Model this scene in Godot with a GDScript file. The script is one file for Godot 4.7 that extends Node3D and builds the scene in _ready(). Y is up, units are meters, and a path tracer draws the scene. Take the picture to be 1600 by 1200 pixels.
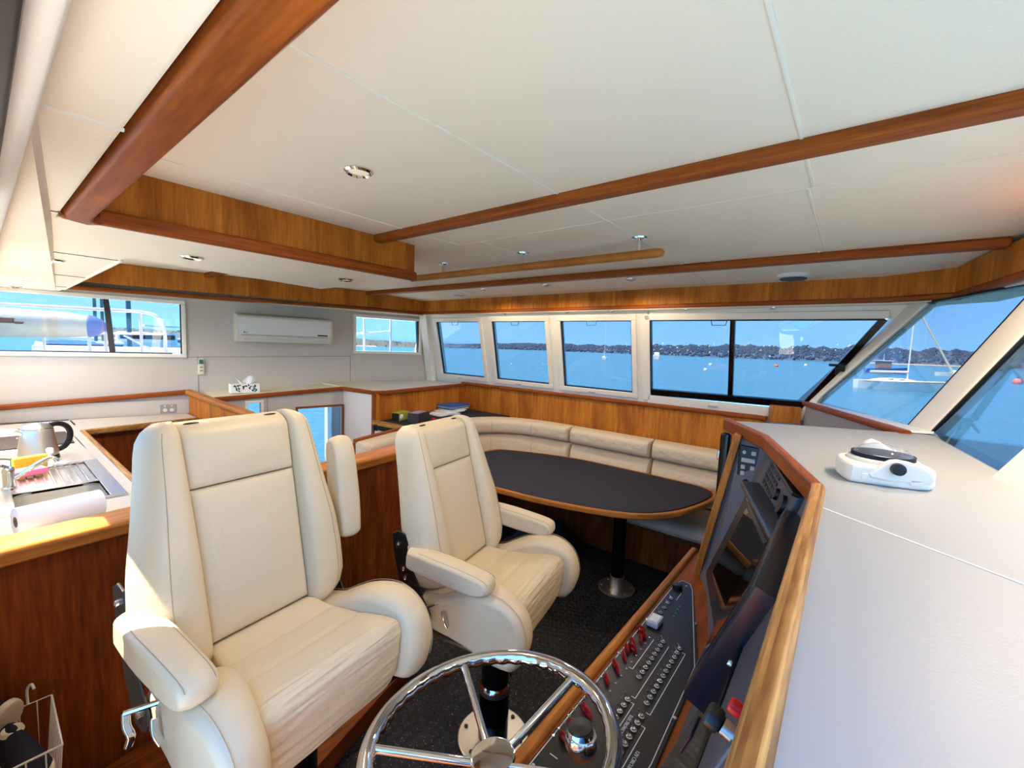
extends Node3D
# Saloon and helm of a motor cruiser. x runs to port, y up, z to the bow; the floor is y = 0.

const SEA := -1.5
const LAMP := 0.52
var M := {}
var AFT := Transform3D(Basis(Vector3(0.9766, 0, 0.2149), Vector3.UP, Vector3(-0.2149, 0, 0.9766)), Vector3(3.95, 0, -4.65))
var PORT := Transform3D(Basis(Vector3(0, 0, 1), Vector3(-0.205, 0.979, 0), Vector3(-0.979, -0.205, 0)), Vector3(4.0, 1.28, 0))


func _ready() -> void:
	set_view()
	make_materials()
	build_shell()
	build_ceiling()
	build_port_wall()
	build_aft_wall()
	build_windscreen()
	build_starboard()
	build_galley()
	build_dinette()
	build_console()
	helm_chairs()
	build_wheel()
	small_things()
	build_outside()


func set_view() -> void:
	var cam := Camera3D.new()
	cam.name = "camera"
	var yaw := deg_to_rad(51.48)
	var pitch := deg_to_rad(-5.03)
	var roll := deg_to_rad(2.25)
	var f := Vector3(sin(yaw) * cos(pitch), sin(pitch), -cos(yaw) * cos(pitch))
	var r := Vector3(cos(yaw), 0, sin(yaw))
	var u := r.cross(f)
	var r2 := r * cos(roll) + u * sin(roll)
	cam.transform = Transform3D(Basis(r2, r2.cross(f), -f), Vector3(0, 1.78, 0))
	cam.fov = rad_to_deg(2.0 * atan(600.0 / 670.0))
	cam.near = 0.03
	cam.far = 4000.0
	add_child(cam)
	cam.current = true
	var we := WorldEnvironment.new()
	we.name = "environment"
	var e := Environment.new()
	e.background_mode = Environment.BG_SKY
	var sky := Sky.new()
	var sm := ProceduralSkyMaterial.new()
	sm.sky_top_color = Color(0.34, 0.60, 0.95)
	sm.sky_horizon_color = Color(0.515, 0.77, 1.0)
	sm.sky_curve = 0.18
	sm.ground_bottom_color = Color(0.16, 0.34, 0.46)
	sm.ground_horizon_color = Color(0.42, 0.62, 0.76)
	sm.sun_angle_max = 1.0
	sm.energy_multiplier = 1.0
	sky.sky_material = sm
	e.sky = sky
	e.background_energy_multiplier = 4.2
	e.tonemap_mode = Environment.TONE_MAPPER_LINEAR
	e.tonemap_exposure = 1.22
	e.sdfgi_enabled = true
	e.ssao_enabled = true
	e.ssil_enabled = true
	we.environment = e
	add_child(we)
	var sun := DirectionalLight3D.new()
	sun.name = "sun"
	sun.light_color = Color(1.0, 0.95, 0.86)
	sun.light_energy = 8.5
	sun.light_angular_distance = 0.55
	sun.shadow_enabled = true
	sun.sky_mode = DirectionalLight3D.SKY_MODE_LIGHT_ONLY
	add_child(sun)
	sun.look_at_from_position(Vector3.ZERO, Vector3(0.42, -1.0, 0.30), Vector3.UP)


# ---------------------------------------------------------------- mesh building
class MB:
	var v := PackedVector3Array()
	var i := PackedInt32Array()
	var t := Transform3D()

	func _init(tr := Transform3D()) -> void:
		t = tr

	func p(a: Vector3) -> int:
		v.append(t * a)
		return v.size() - 1

	func tri(a: int, b: int, c: int) -> void:
		i.append(a)
		i.append(b)
		i.append(c)

	func quad(a: int, b: int, c: int, d: int) -> void:
		tri(a, b, c)
		tri(a, c, d)

	func close(at: int) -> void:
		var vol := 0.0
		var o := v[i[at]]
		for k in range(at, i.size(), 3):
			vol += (v[i[k]] - o).dot((v[i[k + 1]] - o).cross(v[i[k + 2]] - o))
		if vol < 0.0:
			for k in range(at, i.size(), 3):
				var s := i[k + 1]
				i[k + 1] = i[k + 2]
				i[k + 2] = s

	func box(c: Vector3, size: Vector3, r := 0.0, seg := 1, b := Basis()) -> MB:
		var at := i.size()
		var h := size * 0.5
		r = minf(r, minf(h.x, minf(h.y, h.z)) * 0.98)
		var ax := []
		for k in 3:
			var l := []
			if r <= 0.0:
				l = [-h[k], h[k]]
			else:
				for s in seg:
					l.append(-h[k] + r * (1.0 - cos(0.5 * PI * s / seg)) * 0.999)
				l.append(-h[k] + r)
				for s in range(l.size() - 1, -1, -1):
					l.append(-l[s])
			ax.append(l)
		for k in 3:
			var k1 := (k + 1) % 3
			var k2 := (k + 2) % 3
			for sgn in [-1.0, 1.0]:
				var n1: int = ax[k1].size()
				var n2: int = ax[k2].size()
				var first := v.size()
				for a in n1:
					for d in n2:
						var q := Vector3()
						q[k] = sgn * h[k]
						q[k1] = ax[k1][a]
						q[k2] = ax[k2][d]
						if r > 0.0:
							var inn := Vector3(clampf(q.x, -h.x + r, h.x - r), clampf(q.y, -h.y + r, h.y - r), clampf(q.z, -h.z + r, h.z - r))
							q = inn + (q - inn).normalized() * r
						p(c + b * q)
				for a in n1 - 1:
					for d in n2 - 1:
						var o := first + a * n2 + d
						if sgn > 0:
							quad(o, o + n2, o + n2 + 1, o + 1)
						else:
							quad(o, o + 1, o + n2 + 1, o + n2)
		close(at)
		return self

	# a bar from a to b with a rounded rectangular section, w across and h along up
	func bar(a: Vector3, b: Vector3, w: float, h: float, r := 0.0, up := Vector3.UP, seg := 2) -> MB:
		var z := (b - a).normalized()
		var x := up.cross(z).normalized()
		var y := z.cross(x)
		return box((a + b) * 0.5, Vector3(w, h, a.distance_to(b)), r, seg, Basis(x, y, z))

	func prism(poly: Array, y0: float, y1: float, r := 0.0, seg := 2) -> MB:
		var at := i.size()
		var n := poly.size()
		var area := 0.0
		for k in n:
			area += poly[k].cross(poly[(k + 1) % n])
		var pts: Array = poly.duplicate()
		if area < 0:
			pts.reverse()
		var mit := []
		for k in n:
			var d0: Vector2 = (pts[k] - pts[(k + n - 1) % n]).normalized()
			var d1: Vector2 = (pts[(k + 1) % n] - pts[k]).normalized()
			var n0 := Vector2(d0.y, -d0.x)
			var n1 := Vector2(d1.y, -d1.x)
			mit.append((n0 + n1) / maxf(0.3, 1.0 + n0.dot(n1)))
		var rings := []
		if r <= 0.0:
			rings = [[0.0, y0], [0.0, y1]]
		else:
			for s in seg + 1:
				var an := 0.5 * PI * s / seg
				rings.append([r * (1.0 - sin(an)), y0 + r * (1.0 - cos(an))])
			for s in range(seg, -1, -1):
				var an := 0.5 * PI * s / seg
				rings.append([r * (1.0 - sin(an)), y1 - r * (1.0 - cos(an))])
		var first := v.size()
		var flat := PackedVector2Array()
		for k in rings.size():
			for j in n:
				var q: Vector2 = pts[j] - mit[j] * rings[k][0]
				if k == 0:
					flat.append(q)
				p(Vector3(q.x, rings[k][1], q.y))
		for k in rings.size() - 1:
			for j in n:
				var j2 := (j + 1) % n
				quad(first + k * n + j, first + k * n + j2, first + (k + 1) * n + j2, first + (k + 1) * n + j)
		var tr := Geometry2D.triangulate_polygon(flat)
		var last := first + (rings.size() - 1) * n
		# the sides run one way; find the caps' winding by area
		for k in range(0, tr.size(), 3):
			var a2 := (flat[tr[k + 1]] - flat[tr[k]]).cross(flat[tr[k + 2]] - flat[tr[k]])
			if a2 > 0:
				tri(first + tr[k], first + tr[k + 2], first + tr[k + 1])
				tri(last + tr[k], last + tr[k + 1], last + tr[k + 2])
			else:
				tri(first + tr[k], first + tr[k + 1], first + tr[k + 2])
				tri(last + tr[k], last + tr[k + 2], last + tr[k + 1])
		close(at)
		return self

	# a closed section (x to the right of the path, y along up) drawn along a path, mitred
	func sweep(sec: Array, path: Array, up := Vector3.UP, loop := false) -> MB:
		var at := i.size()
		var n := path.size()
		var m := sec.size()
		var first := v.size()
		for k in n:
			var d0: Vector3 = (path[k] - path[(k + n - 1) % n]).normalized() if loop or k > 0 else Vector3.ZERO
			var d1: Vector3 = (path[(k + 1) % n] - path[k]).normalized() if loop or k < n - 1 else Vector3.ZERO
			if d0 == Vector3.ZERO:
				d0 = d1
			if d1 == Vector3.ZERO:
				d1 = d0
			var s0 := d0.cross(up).normalized()
			var s1 := d1.cross(up).normalized()
			var s := (s0 + s1) / maxf(0.35, 1.0 + s0.dot(s1))
			var w := s.cross((d0 + d1).normalized()).normalized()
			for q in sec:
				p(path[k] + s * q.x + w * q.y)
		var cnt := n if loop else n - 1
		for k in cnt:
			for j in m:
				var a := first + k * m
				var b := first + ((k + 1) % n) * m
				quad(a + j, a + (j + 1) % m, b + (j + 1) % m, b + j)
		if not loop:
			var flat := PackedVector2Array(sec)
			var tr := Geometry2D.triangulate_polygon(flat)
			var area := 0.0
			for j in m:
				area += flat[j].cross(flat[(j + 1) % m])
			var last := first + (n - 1) * m
			for k in range(0, tr.size(), 3):
				var a2 := (flat[tr[k + 1]] - flat[tr[k]]).cross(flat[tr[k + 2]] - flat[tr[k]])
				if (a2 > 0) == (area > 0):
					tri(first + tr[k], first + tr[k + 2], first + tr[k + 1])
					tri(last + tr[k], last + tr[k + 1], last + tr[k + 2])
				else:
					tri(first + tr[k], first + tr[k + 1], first + tr[k + 2])
					tri(last + tr[k], last + tr[k + 2], last + tr[k + 1])
		close(at)
		return self

	func tube(path: Array, r: float, seg := 8, loop := false, r_end := -1.0) -> MB:
		var at := i.size()
		var n := path.size()
		var first := v.size()
		var up := Vector3.UP
		var d: Vector3 = (path[1] - path[0]).normalized()
		if absf(d.dot(up)) > 0.9:
			up = Vector3.RIGHT
		var x := d.cross(up).normalized()
		for k in n:
			var d0: Vector3 = path[k] - path[(k + n - 1) % n] if loop or k > 0 else path[1] - path[0]
			var d1: Vector3 = path[(k + 1) % n] - path[k] if loop or k < n - 1 else d0
			var dd := (d0.normalized() + d1.normalized()).normalized()
			x = (x - dd * x.dot(dd)).normalized()
			var y := dd.cross(x)
			var rr := r if r_end < 0 else lerpf(r, r_end, float(k) / (n - 1))
			for j in seg:
				var an := TAU * j / seg
				p(path[k] + (x * cos(an) + y * sin(an)) * rr)
		var cnt := n if loop else n - 1
		for k in cnt:
			for j in seg:
				var a := first + k * seg
				var b := first + ((k + 1) % n) * seg
				quad(a + j, a + (j + 1) % seg, b + (j + 1) % seg, b + j)
		if not loop:
			var c0 := p(t.affine_inverse() * t * path[0])
			var c1 := p(path[n - 1])
			for j in seg:
				tri(c0, first + (j + 1) % seg, first + j)
				tri(c1, first + (n - 1) * seg + j, first + (n - 1) * seg + (j + 1) % seg)
		close(at)
		return self

	# profile of (radius, height) turned round an axis through o
	func lathe(prof: Array, o := Vector3.ZERO, seg := 24, b := Basis()) -> MB:
		var at := i.size()
		var first := v.size()
		var n := prof.size()
		for k in n:
			for j in seg:
				var an := TAU * j / seg
				p(o + b * Vector3(cos(an) * prof[k].x, prof[k].y, sin(an) * prof[k].x))
		for k in n - 1:
			for j in seg:
				var a := first + k * seg
				quad(a + j, a + (j + 1) % seg, a + seg + (j + 1) % seg, a + seg + j)
		for e in [[0, prof[0].y], [n - 1, prof[n - 1].y]]:
			if prof[e[0]].x > 1e-5:
				var c := p(o + b * Vector3(0, e[1], 0))
				for j in seg:
					var a: int = first + e[0] * seg
					if e[0] == 0:
						tri(c, a + (j + 1) % seg, a + j)
					else:
						tri(c, a + j, a + (j + 1) % seg)
		close(at)
		return self

	func ball(c: Vector3, r: Vector3, seg := 12) -> MB:
		var at := i.size()
		var first := v.size()
		var nv := maxi(4, seg / 2)
		for k in nv + 1:
			var th := PI * k / nv
			for j in seg:
				var an := TAU * j / seg
				p(c + Vector3(sin(th) * cos(an), cos(th), sin(th) * sin(an)) * r)
		for k in nv:
			for j in seg:
				var a := first + k * seg
				quad(a + j, a + (j + 1) % seg, a + seg + (j + 1) % seg, a + seg + j)
		close(at)
		return self

	# a cushion: front and back surfaces over u, v in 0..1 that meet along the border
	func pad(us: Array, vs: Array, front: Callable, back: Callable) -> MB:
		var at := i.size()
		var nu := us.size()
		var nv := vs.size()
		var f := v.size()
		for a in us:
			for b in vs:
				p(front.call(a, b))
		var g := v.size()
		for a in us:
			for b in vs:
				p(back.call(a, b))
		for a in nu - 1:
			for b in nv - 1:
				var o := f + a * nv + b
				quad(o, o + nv, o + nv + 1, o + 1)
				o = g + a * nv + b
				quad(o, o + 1, o + nv + 1, o + nv)
		for a in nu - 1:
			quad(f + a * nv, g + a * nv, g + (a + 1) * nv, f + (a + 1) * nv)
			quad(f + a * nv + nv - 1, f + (a + 1) * nv + nv - 1, g + (a + 1) * nv + nv - 1, g + a * nv + nv - 1)
		for b in nv - 1:
			quad(f + b, f + b + 1, g + b + 1, g + b)
			var o := (nu - 1) * nv + b
			quad(f + o, g + o, g + o + 1, f + o + 1)
		close(at)
		return self

	# an outline (2D) given thickness along z with rounded rims: at(q, z) places the points
	func lozenge(outl: Array, place: Callable, r: float) -> MB:
		var at := i.size()
		var n := outl.size()
		var nor := []
		var area := 0.0
		var mid := Vector2.ZERO
		for k in n:
			area += outl[k].cross(outl[(k + 1) % n])
			mid += outl[k] / n
		for k in n:
			var d: Vector2 = (outl[(k + 1) % n] - outl[(k + n - 1) % n]).normalized()
			nor.append(Vector2(d.y, -d.x) * signf(area))
		var first := v.size()
		var ts := [-1.0, -0.97, -0.88, -0.72, -0.45, 0.0, 0.45, 0.72, 0.88, 0.97, 1.0]
		for tt in ts:
			var ins: float = r * (1.0 - sqrt(maxf(0.0, 1.0 - tt * tt)))
			for k in n:
				p(place.call(outl[k] - nor[k] * ins, tt))
		for a in ts.size() - 1:
			for k in n:
				var o := first + a * n
				quad(o + k, o + (k + 1) % n, o + n + (k + 1) % n, o + n + k)
		var c0 := p(place.call(mid, -1.0))
		var c1 := p(place.call(mid, 1.0))
		var last := first + (ts.size() - 1) * n
		for k in n:
			tri(c0, first + (k + 1) % n, first + k)
			tri(c1, last + k, last + (k + 1) % n)
		close(at)
		return self


func to_mesh(m: MB, mat: Material, grain := Vector3.ZERO, crease := 42.0) -> ArrayMesh:
	var weld := {}
	var id := PackedInt32Array()
	id.resize(m.v.size())
	for k in m.v.size():
		var key := Vector3i((m.v[k] * 20000.0).round()) if absf(m.v[k].x) + absf(m.v[k].z) < 50.0 else Vector3i((m.v[k] * 500.0).round())
		if not weld.has(key):
			weld[key] = weld.size()
		id[k] = weld[key]
	var nf := m.i.size() / 3
	var fn := PackedVector3Array()
	var un := PackedVector3Array()
	fn.resize(nf)
	un.resize(nf)
	var adj := []
	adj.resize(weld.size())
	for k in weld.size():
		adj[k] = PackedInt32Array()
	for f in nf:
		var a := m.v[m.i[f * 3]]
		var c := (m.v[m.i[f * 3 + 1]] - a).cross(m.v[m.i[f * 3 + 2]] - a)
		fn[f] = c
		un[f] = c.normalized()
		for j in 3:
			adj[id[m.i[f * 3 + j]]].append(f)
	var V := PackedVector3Array()
	var N := PackedVector3Array()
	var U := PackedVector2Array()
	V.resize(nf * 3)
	N.resize(nf * 3)
	U.resize(nf * 3)
	var lim := cos(deg_to_rad(crease))
	var has_grain := grain != Vector3.ZERO
	var g := grain.normalized()
	for f in nf:
		var nn := un[f]
		var ua := g
		var va := Vector3.ZERO
		if has_grain:
			va = nn.cross(g)
			if va.length() < 0.35:
				va = g.cross(Vector3(0.31, 0.2, 0.93)).normalized()
				ua = va.cross(g)
			else:
				va = va.normalized()
		else:
			var ab := nn.abs()
			if ab.y >= ab.x and ab.y >= ab.z:
				ua = Vector3.RIGHT
				va = Vector3.BACK
			elif ab.x >= ab.z:
				ua = Vector3.BACK
				va = Vector3.DOWN
			else:
				ua = Vector3.RIGHT
				va = Vector3.DOWN
		for j in 3:
			var src := m.i[f * 3 + j]
			var s := Vector3.ZERO
			for o in adj[id[src]]:
				if un[o].dot(nn) > lim:
					s += fn[o]
			var w := f * 3 + (2 - j)
			V[w] = m.v[src]
			N[w] = s.normalized() if s.length_squared() > 1e-20 else nn
			U[w] = Vector2(m.v[src].dot(ua), m.v[src].dot(va))
	var arr := []
	arr.resize(Mesh.ARRAY_MAX)
	arr[Mesh.ARRAY_VERTEX] = V
	arr[Mesh.ARRAY_NORMAL] = N
	arr[Mesh.ARRAY_TEX_UV] = U
	var am := ArrayMesh.new()
	am.add_surface_from_arrays(Mesh.PRIMITIVE_TRIANGLES, arr)
	am.surface_set_material(0, mat)
	return am


# ---------------------------------------------------------------- naming
var taken := {}


func numbered(called: String) -> String:
	var n: int = taken.get(called, 0)
	taken[called] = n + 1
	return called if n == 0 else "%s_%03d" % [called, n]


func tag(o: Node3D, label: String, category: String, group := "") -> Node3D:
	o.set_meta("label", label)
	o.set_meta("category", category)
	if group != "":
		o.set_meta("group", group)
	return o


func thing(called: String, label: String, category: String, at := Vector3.ZERO, turn := 0.0, group := "") -> Node3D:
	var o := Node3D.new()
	o.name = numbered(called)
	add_child(o, true)
	o.position = at
	o.rotation.y = turn
	return tag(o, label, category, group)


func obj(called: String, m: MB, mat: Material, parent: Node3D = self, grain := Vector3.ZERO, crease := 42.0) -> MeshInstance3D:
	return put(called, to_mesh(m, mat, grain, crease), parent)


func put(called: String, mesh: Mesh, parent: Node3D = self, at := Vector3.ZERO) -> MeshInstance3D:
	var o := MeshInstance3D.new()
	o.mesh = mesh
	if parent == self:
		o.name = numbered(called)
	else:
		o.name = called
	o.position = at
	parent.add_child(o, true)
	return o


func struct(called: String, m: MB, mat: Material, grain := Vector3.ZERO, crease := 42.0) -> MeshInstance3D:
	var o := obj(called, m, mat, self, grain, crease)
	o.set_meta("kind", "structure")
	return o


func stuff(o: Node3D) -> Node3D:
	o.set_meta("kind", "stuff")
	return o


func V2(flat: Array) -> Array:
	var r := []
	for k in range(0, flat.size(), 2):
		r.append(Vector2(flat[k], flat[k + 1]))
	return r


func V3(flat: Array) -> Array:
	var r := []
	for k in range(0, flat.size(), 3):
		r.append(Vector3(flat[k], flat[k + 1], flat[k + 2]))
	return r


# points of a smooth curve through the given ones
func smooth(pts: Array, per := 4, loop := false) -> Array:
	var r := []
	var n := pts.size()
	var cnt := n if loop else n - 1
	for k in cnt:
		var a = pts[(k + n - 1) % n] if loop or k > 0 else pts[0]
		var b = pts[k]
		var c = pts[(k + 1) % n]
		var d = pts[(k + 2) % n] if loop or k + 2 < n else pts[n - 1]
		for s in per:
			r.append(b.cubic_interpolate(c, a, d, float(s) / per))
	if not loop:
		r.append(pts[n - 1])
	return r


# 0..1, closer together near both ends
func ends(n: int) -> Array:
	var r := []
	for k in n + 1:
		r.append(0.5 - 0.5 * cos(PI * k / n))
	return r


func rim(u: float, p := 5.0, q := 2.2) -> float:
	return pow(maxf(0.0, 1.0 - pow(absf(2.0 * u - 1.0), p)), 1.0 / q)


func table(x: float, xs: Array, ys: Array) -> float:
	if x <= xs[0]:
		return ys[0]
	for k in xs.size() - 1:
		if x <= xs[k + 1]:
			return lerpf(ys[k], ys[k + 1], (x - xs[k]) / (xs[k + 1] - xs[k]))
	return ys[ys.size() - 1]


func circle(r: float, n := 16) -> Array:
	var a := []
	for k in n:
		a.append(Vector2(cos(TAU * k / n), sin(TAU * k / n)) * r)
	return a


func rrect(w: float, h: float, r: float, n := 3) -> Array:
	var a := []
	for k in 4:
		var c := Vector2((w * 0.5 - r) * [1, -1, -1, 1][k], (h * 0.5 - r) * [1, 1, -1, -1][k])
		for s in n + 1:
			var an := PI * 0.5 * (k + float(s) / n)
			a.append(c + Vector2(cos(an), sin(an)) * r)
	return a


func lettering(words: String, size: float, depth: float, mat: Material, parent: Node3D, tr: Transform3D, called := "lettering") -> void:
	var tm := TextMesh.new()
	tm.text = words
	tm.font = SystemFont.new()
	tm.font.font_names = PackedStringArray(["Droid Sans"])
	tm.font_size = 32
	tm.pixel_size = size / 32.0
	tm.depth = depth
	tm.material = mat
	var o := put(called, tm, parent)
	o.transform = tr


# ---------------------------------------------------------------- materials
func mat(called: String, c: Color, rough := 0.5, metal := 0.0) -> StandardMaterial3D:
	var m := StandardMaterial3D.new()
	m.resource_name = called
	m.albedo_color = c
	m.roughness = rough
	m.metallic = metal
	M[called] = m
	return m


func bump(m: StandardMaterial3D, freq: float, strength: float, scale: float, kind := FastNoiseLite.TYPE_SIMPLEX, oct := 3) -> void:
	var n := FastNoiseLite.new()
	n.seed = 7
	n.noise_type = kind
	n.frequency = freq
	n.fractal_octaves = oct
	var t := NoiseTexture2D.new()
	t.width = 256
	t.height = 256
	t.seamless = true
	t.as_normal_map = true
	t.bump_strength = strength
	t.noise = n
	m.normal_enabled = true
	m.normal_texture = t
	m.uv1_triplanar = true
	m.uv1_scale = Vector3.ONE * scale


# wood: the grain runs along u; veneer has leaves of different tone across v
func wood(called: String, dark: Color, light: Color, sd: int, rough: float, veneer := 0) -> StandardMaterial3D:
	var n := FastNoiseLite.new()
	n.seed = sd
	n.frequency = 1.0
	n.fractal_octaves = 3
	var S := 384
	var data := PackedByteArray()
	data.resize(S * S * 3)
	var rng := RandomNumberGenerator.new()
	rng.seed = sd
	var tones := []
	for k in 32:
		tones.append(rng.randf_range(-0.2, 0.2))
	for y in S:
		var v := float(y) / S
		for x in S:
			var u := float(x) / S
			var b := 0.0
			for half in 2:
				var uu := u - half
				var w := 1.0
				if u > 0.75:
					w = (1.0 - u) / 0.25 if half == 0 else (u - 0.75) / 0.25
				elif half == 1:
					break
				b += w * (n.get_noise_2d(uu * 2.2, v * 34.0) * 0.36 + n.get_noise_2d(uu * 9.0 + 31.0, v * 130.0) * 0.30 + n.get_noise_2d(uu * 1.5, v * 6.0 + 50.0) * 0.36)
			var f := 0.5 + b
			if veneer > 0:
				f += tones[int(v * veneer)]
			f = clampf(f, 0.0, 1.0)
			var c := dark.lerp(light, f)
			var o := (y * S + x) * 3
			data[o] = c.r8
			data[o + 1] = c.g8
			data[o + 2] = c.b8
	var im := Image.create_from_data(S, S, false, Image.FORMAT_RGB8, data)
	var m := mat(called, Color.WHITE, rough)
	m.albedo_texture = ImageTexture.create_from_image(im)
	m.uv1_scale = Vector3(0.8, 0.8, 1)
	m.metallic_specular = 0.3
	return m


func make_materials() -> void:
	wood("veneer", Color(0.55, 0.29, 0.07), Color(0.86, 0.54, 0.18), 3, 0.5, 9)
	wood("cherry", Color(0.44, 0.20, 0.055), Color(0.68, 0.36, 0.12), 5, 0.45)
	wood("honey", Color(0.56, 0.32, 0.12), Color(0.80, 0.53, 0.24), 8, 0.38)
	wood("mahogany", Color(0.34, 0.15, 0.045), Color(0.58, 0.30, 0.10), 11, 0.42)
	wood("teak", Color(0.40, 0.23, 0.09), Color(0.86, 0.66, 0.36), 14, 0.4)
	var m := mat("vinyl", Color(0.94, 0.895, 0.815), 0.62)
	bump(m, 0.05, 0.35, 6.0)
	m = mat("panel", Color(0.77, 0.745, 0.70), 0.55)
	bump(m, 0.06, 0.6, 5.0)
	mat("batten", Color(0.93, 0.905, 0.84), 0.5)
	mat("bowl_steel", Color(0.72, 0.71, 0.68), 0.32, 0.6)
	mat("dark_gap", Color(0.20, 0.13, 0.08), 0.8)
	mat("grey_gap", Color(0.50, 0.48, 0.44), 0.8)
	mat("frame", Color(0.93, 0.91, 0.86), 0.4)
	mat("white", Color(0.90, 0.90, 0.88), 0.35)
	mat("ac_white", Color(0.88, 0.87, 0.83), 0.4)
	mat("ac_grey", Color(0.60, 0.60, 0.58), 0.5)
	m = mat("dash", Color(0.61, 0.625, 0.63), 0.48)
	bump(m, 0.08, 0.25, 7.0)
	m = mat("worktop", Color(0.78, 0.755, 0.70), 0.35)
	bump(m, 0.1, 0.3, 8.0)
	m = mat("leather", Color(0.84, 0.77, 0.63), 0.46)
	bump(m, 0.045, 1.4, 5.0, FastNoiseLite.TYPE_CELLULAR, 2)
	m = mat("sofa", Color(0.83, 0.76, 0.645), 0.5)
	bump(m, 0.02, 3.0, 2.2)
	mat("stitch", Color(0.66, 0.60, 0.49), 0.7)
	mat("black", Color(0.03, 0.03, 0.033), 0.4)
	mat("gloss_black", Color(0.02, 0.021, 0.024), 0.12)
	mat("rubber", Color(0.05, 0.05, 0.055), 0.7)
	mat("fascia_grey", Color(0.36, 0.36, 0.40), 0.6)
	mat("screen_bezel", Color(0.10, 0.115, 0.15), 0.28)
	m = mat("screen_glass", Color(0.035, 0.035, 0.032), 0.04)
	m.metallic_specular = 0.9
	mat("unit_grey", Color(0.25, 0.265, 0.30), 0.45)
	mat("key", Color(0.72, 0.72, 0.70), 0.5)
	mat("chrome", Color(0.86, 0.86, 0.86), 0.07, 1.0)
	mat("steel", Color(0.80, 0.79, 0.77), 0.26, 1.0)
	mat("brushed", Color(0.80, 0.78, 0.74), 0.38, 1.0)
	mat("switch_panel", Color(0.035, 0.042, 0.055), 0.38)
	mat("line_white", Color(0.86, 0.86, 0.84), 0.6)
	mat("red", Color(0.62, 0.05, 0.08), 0.4)
	mat("bright_red", Color(0.85, 0.04, 0.06), 0.35)
	mat("green_led", Color(0.18, 0.55, 0.42), 0.4)
	mat("navy", Color(0.07, 0.085, 0.16), 0.9)
	mat("cream", Color(0.87, 0.84, 0.74), 0.5)
	mat("compass_white", Color(0.90, 0.89, 0.83), 0.35)
	mat("paper", Color(0.93, 0.93, 0.91), 0.8)
	mat("blue", Color(0.20, 0.36, 0.62), 0.5)
	mat("lime", Color(0.60, 0.66, 0.16), 0.6)
	mat("pink", Color(0.86, 0.40, 0.58), 0.8)
	mat("lamp_face", Color(0.78, 0.77, 0.72), 0.3)
	M.lamp_face.emission_enabled = true
	M.lamp_face.emission = Color(1.0, 0.93, 0.82)
	M.lamp_face.emission_energy_multiplier = 0.35
	mat("unlit_lens", Color(0.78, 0.77, 0.72), 0.3)
	mat("grille", Color(0.70, 0.72, 0.75), 0.5)
	mat("buoy_orange", Color(0.95, 0.45, 0.32), 0.5)
	mat("teal", Color(0.20, 0.42, 0.46), 0.5)
	mat("sand", Color(0.80, 0.72, 0.58), 0.9)
	mat("scrub", Color(0.34, 0.36, 0.30), 0.95)
	mat("hull_blue", Color(0.14, 0.33, 0.62), 0.35)
	mat("timber", Color(0.62, 0.44, 0.28), 0.6)
	mat("socket_grey", Color(0.62, 0.59, 0.55), 0.5)
	m = mat("pane", Color(0.01, 0.012, 0.014, 0.505), 0.0)
	m.transparency = BaseMaterial3D.TRANSPARENCY_ALPHA
	m = mat("light_pane", Color(0.01, 0.012, 0.014, 0.42), 0.0)
	m.transparency = BaseMaterial3D.TRANSPARENCY_ALPHA
	m = mat("clear_pane", Color(0.9, 0.95, 1.0, 0.04), 0.0)
	m.transparency = BaseMaterial3D.TRANSPARENCY_ALPHA
	m = mat("dome", Color(0.9, 0.95, 1.0, 0.10), 0.02)
	m.transparency = BaseMaterial3D.TRANSPARENCY_ALPHA
	m = mat("tissue", Color(0.95, 0.95, 0.95), 0.9)
	m.backlight_enabled = true
	m.backlight = Color(0.4, 0.4, 0.4)
	# the sea
	m = mat("sea", Color(0.25, 0.47, 0.54), 0.22)
	bump(m, 0.03, 2.5, 0.11, FastNoiseLite.TYPE_SIMPLEX, 5)
	m.uv1_world_triplanar = true
	# speckled rubber floor with a raised scale pattern
	var S := 512
	var rng := RandomNumberGenerator.new()
	rng.seed = 21
	var im := Image.create_empty(S, S, false, Image.FORMAT_RGB8)
	im.fill(Color(0.035, 0.038, 0.043))
	for k in 2600:
		var c := rng.randf_range(0.16, 0.62)
		im.set_pixel(rng.randi() % S, rng.randi() % S, Color(c, c, c))
	for k in 800:
		var c := rng.randf_range(0.4, 0.9)
		im.fill_rect(Rect2i(rng.randi() % S, rng.randi() % S, 2, 2), Color(c, c, c))
	var hb := PackedByteArray()
	hb.resize(S * S)
	for y in S:
		for x in S:
			var gx := float(x) / 32.0
			var gy := float(y) / 32.0
			var best := 9.0
			for r0 in 3:
				var row := int(floor(gy)) + r0 - 1
				var off := 0.5 if posmod(row, 2) == 1 else 0.0
				var cx := floorf(gx - off) + 0.5 + off
				for dx in [-1.0, 0.0, 1.0]:
					best = minf(best, Vector2(gx - cx - dx, (gy - row - 0.5) * 1.1).length())
			hb[y * S + x] = int(clampf((0.56 - best) * 5.0, 0.0, 1.0) * 255.0)
	var hi := Image.create_from_data(S, S, false, Image.FORMAT_L8, hb)
	hi.convert(Image.FORMAT_RGBA8)
	hi.bump_map_to_normal_map(3.0)
	m = mat("floor_rubber", Color.WHITE, 0.7)
	m.albedo_texture = ImageTexture.create_from_image(im)
	m.normal_enabled = true
	m.normal_texture = ImageTexture.create_from_image(hi)
	m.uv1_triplanar = true
	m.uv1_world_triplanar = true
	m.uv1_scale = Vector3.ONE * 1.4
	# table cloth: dark woven, faint flecks
	im = Image.create_empty(256, 256, false, Image.FORMAT_RGB8)
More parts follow.
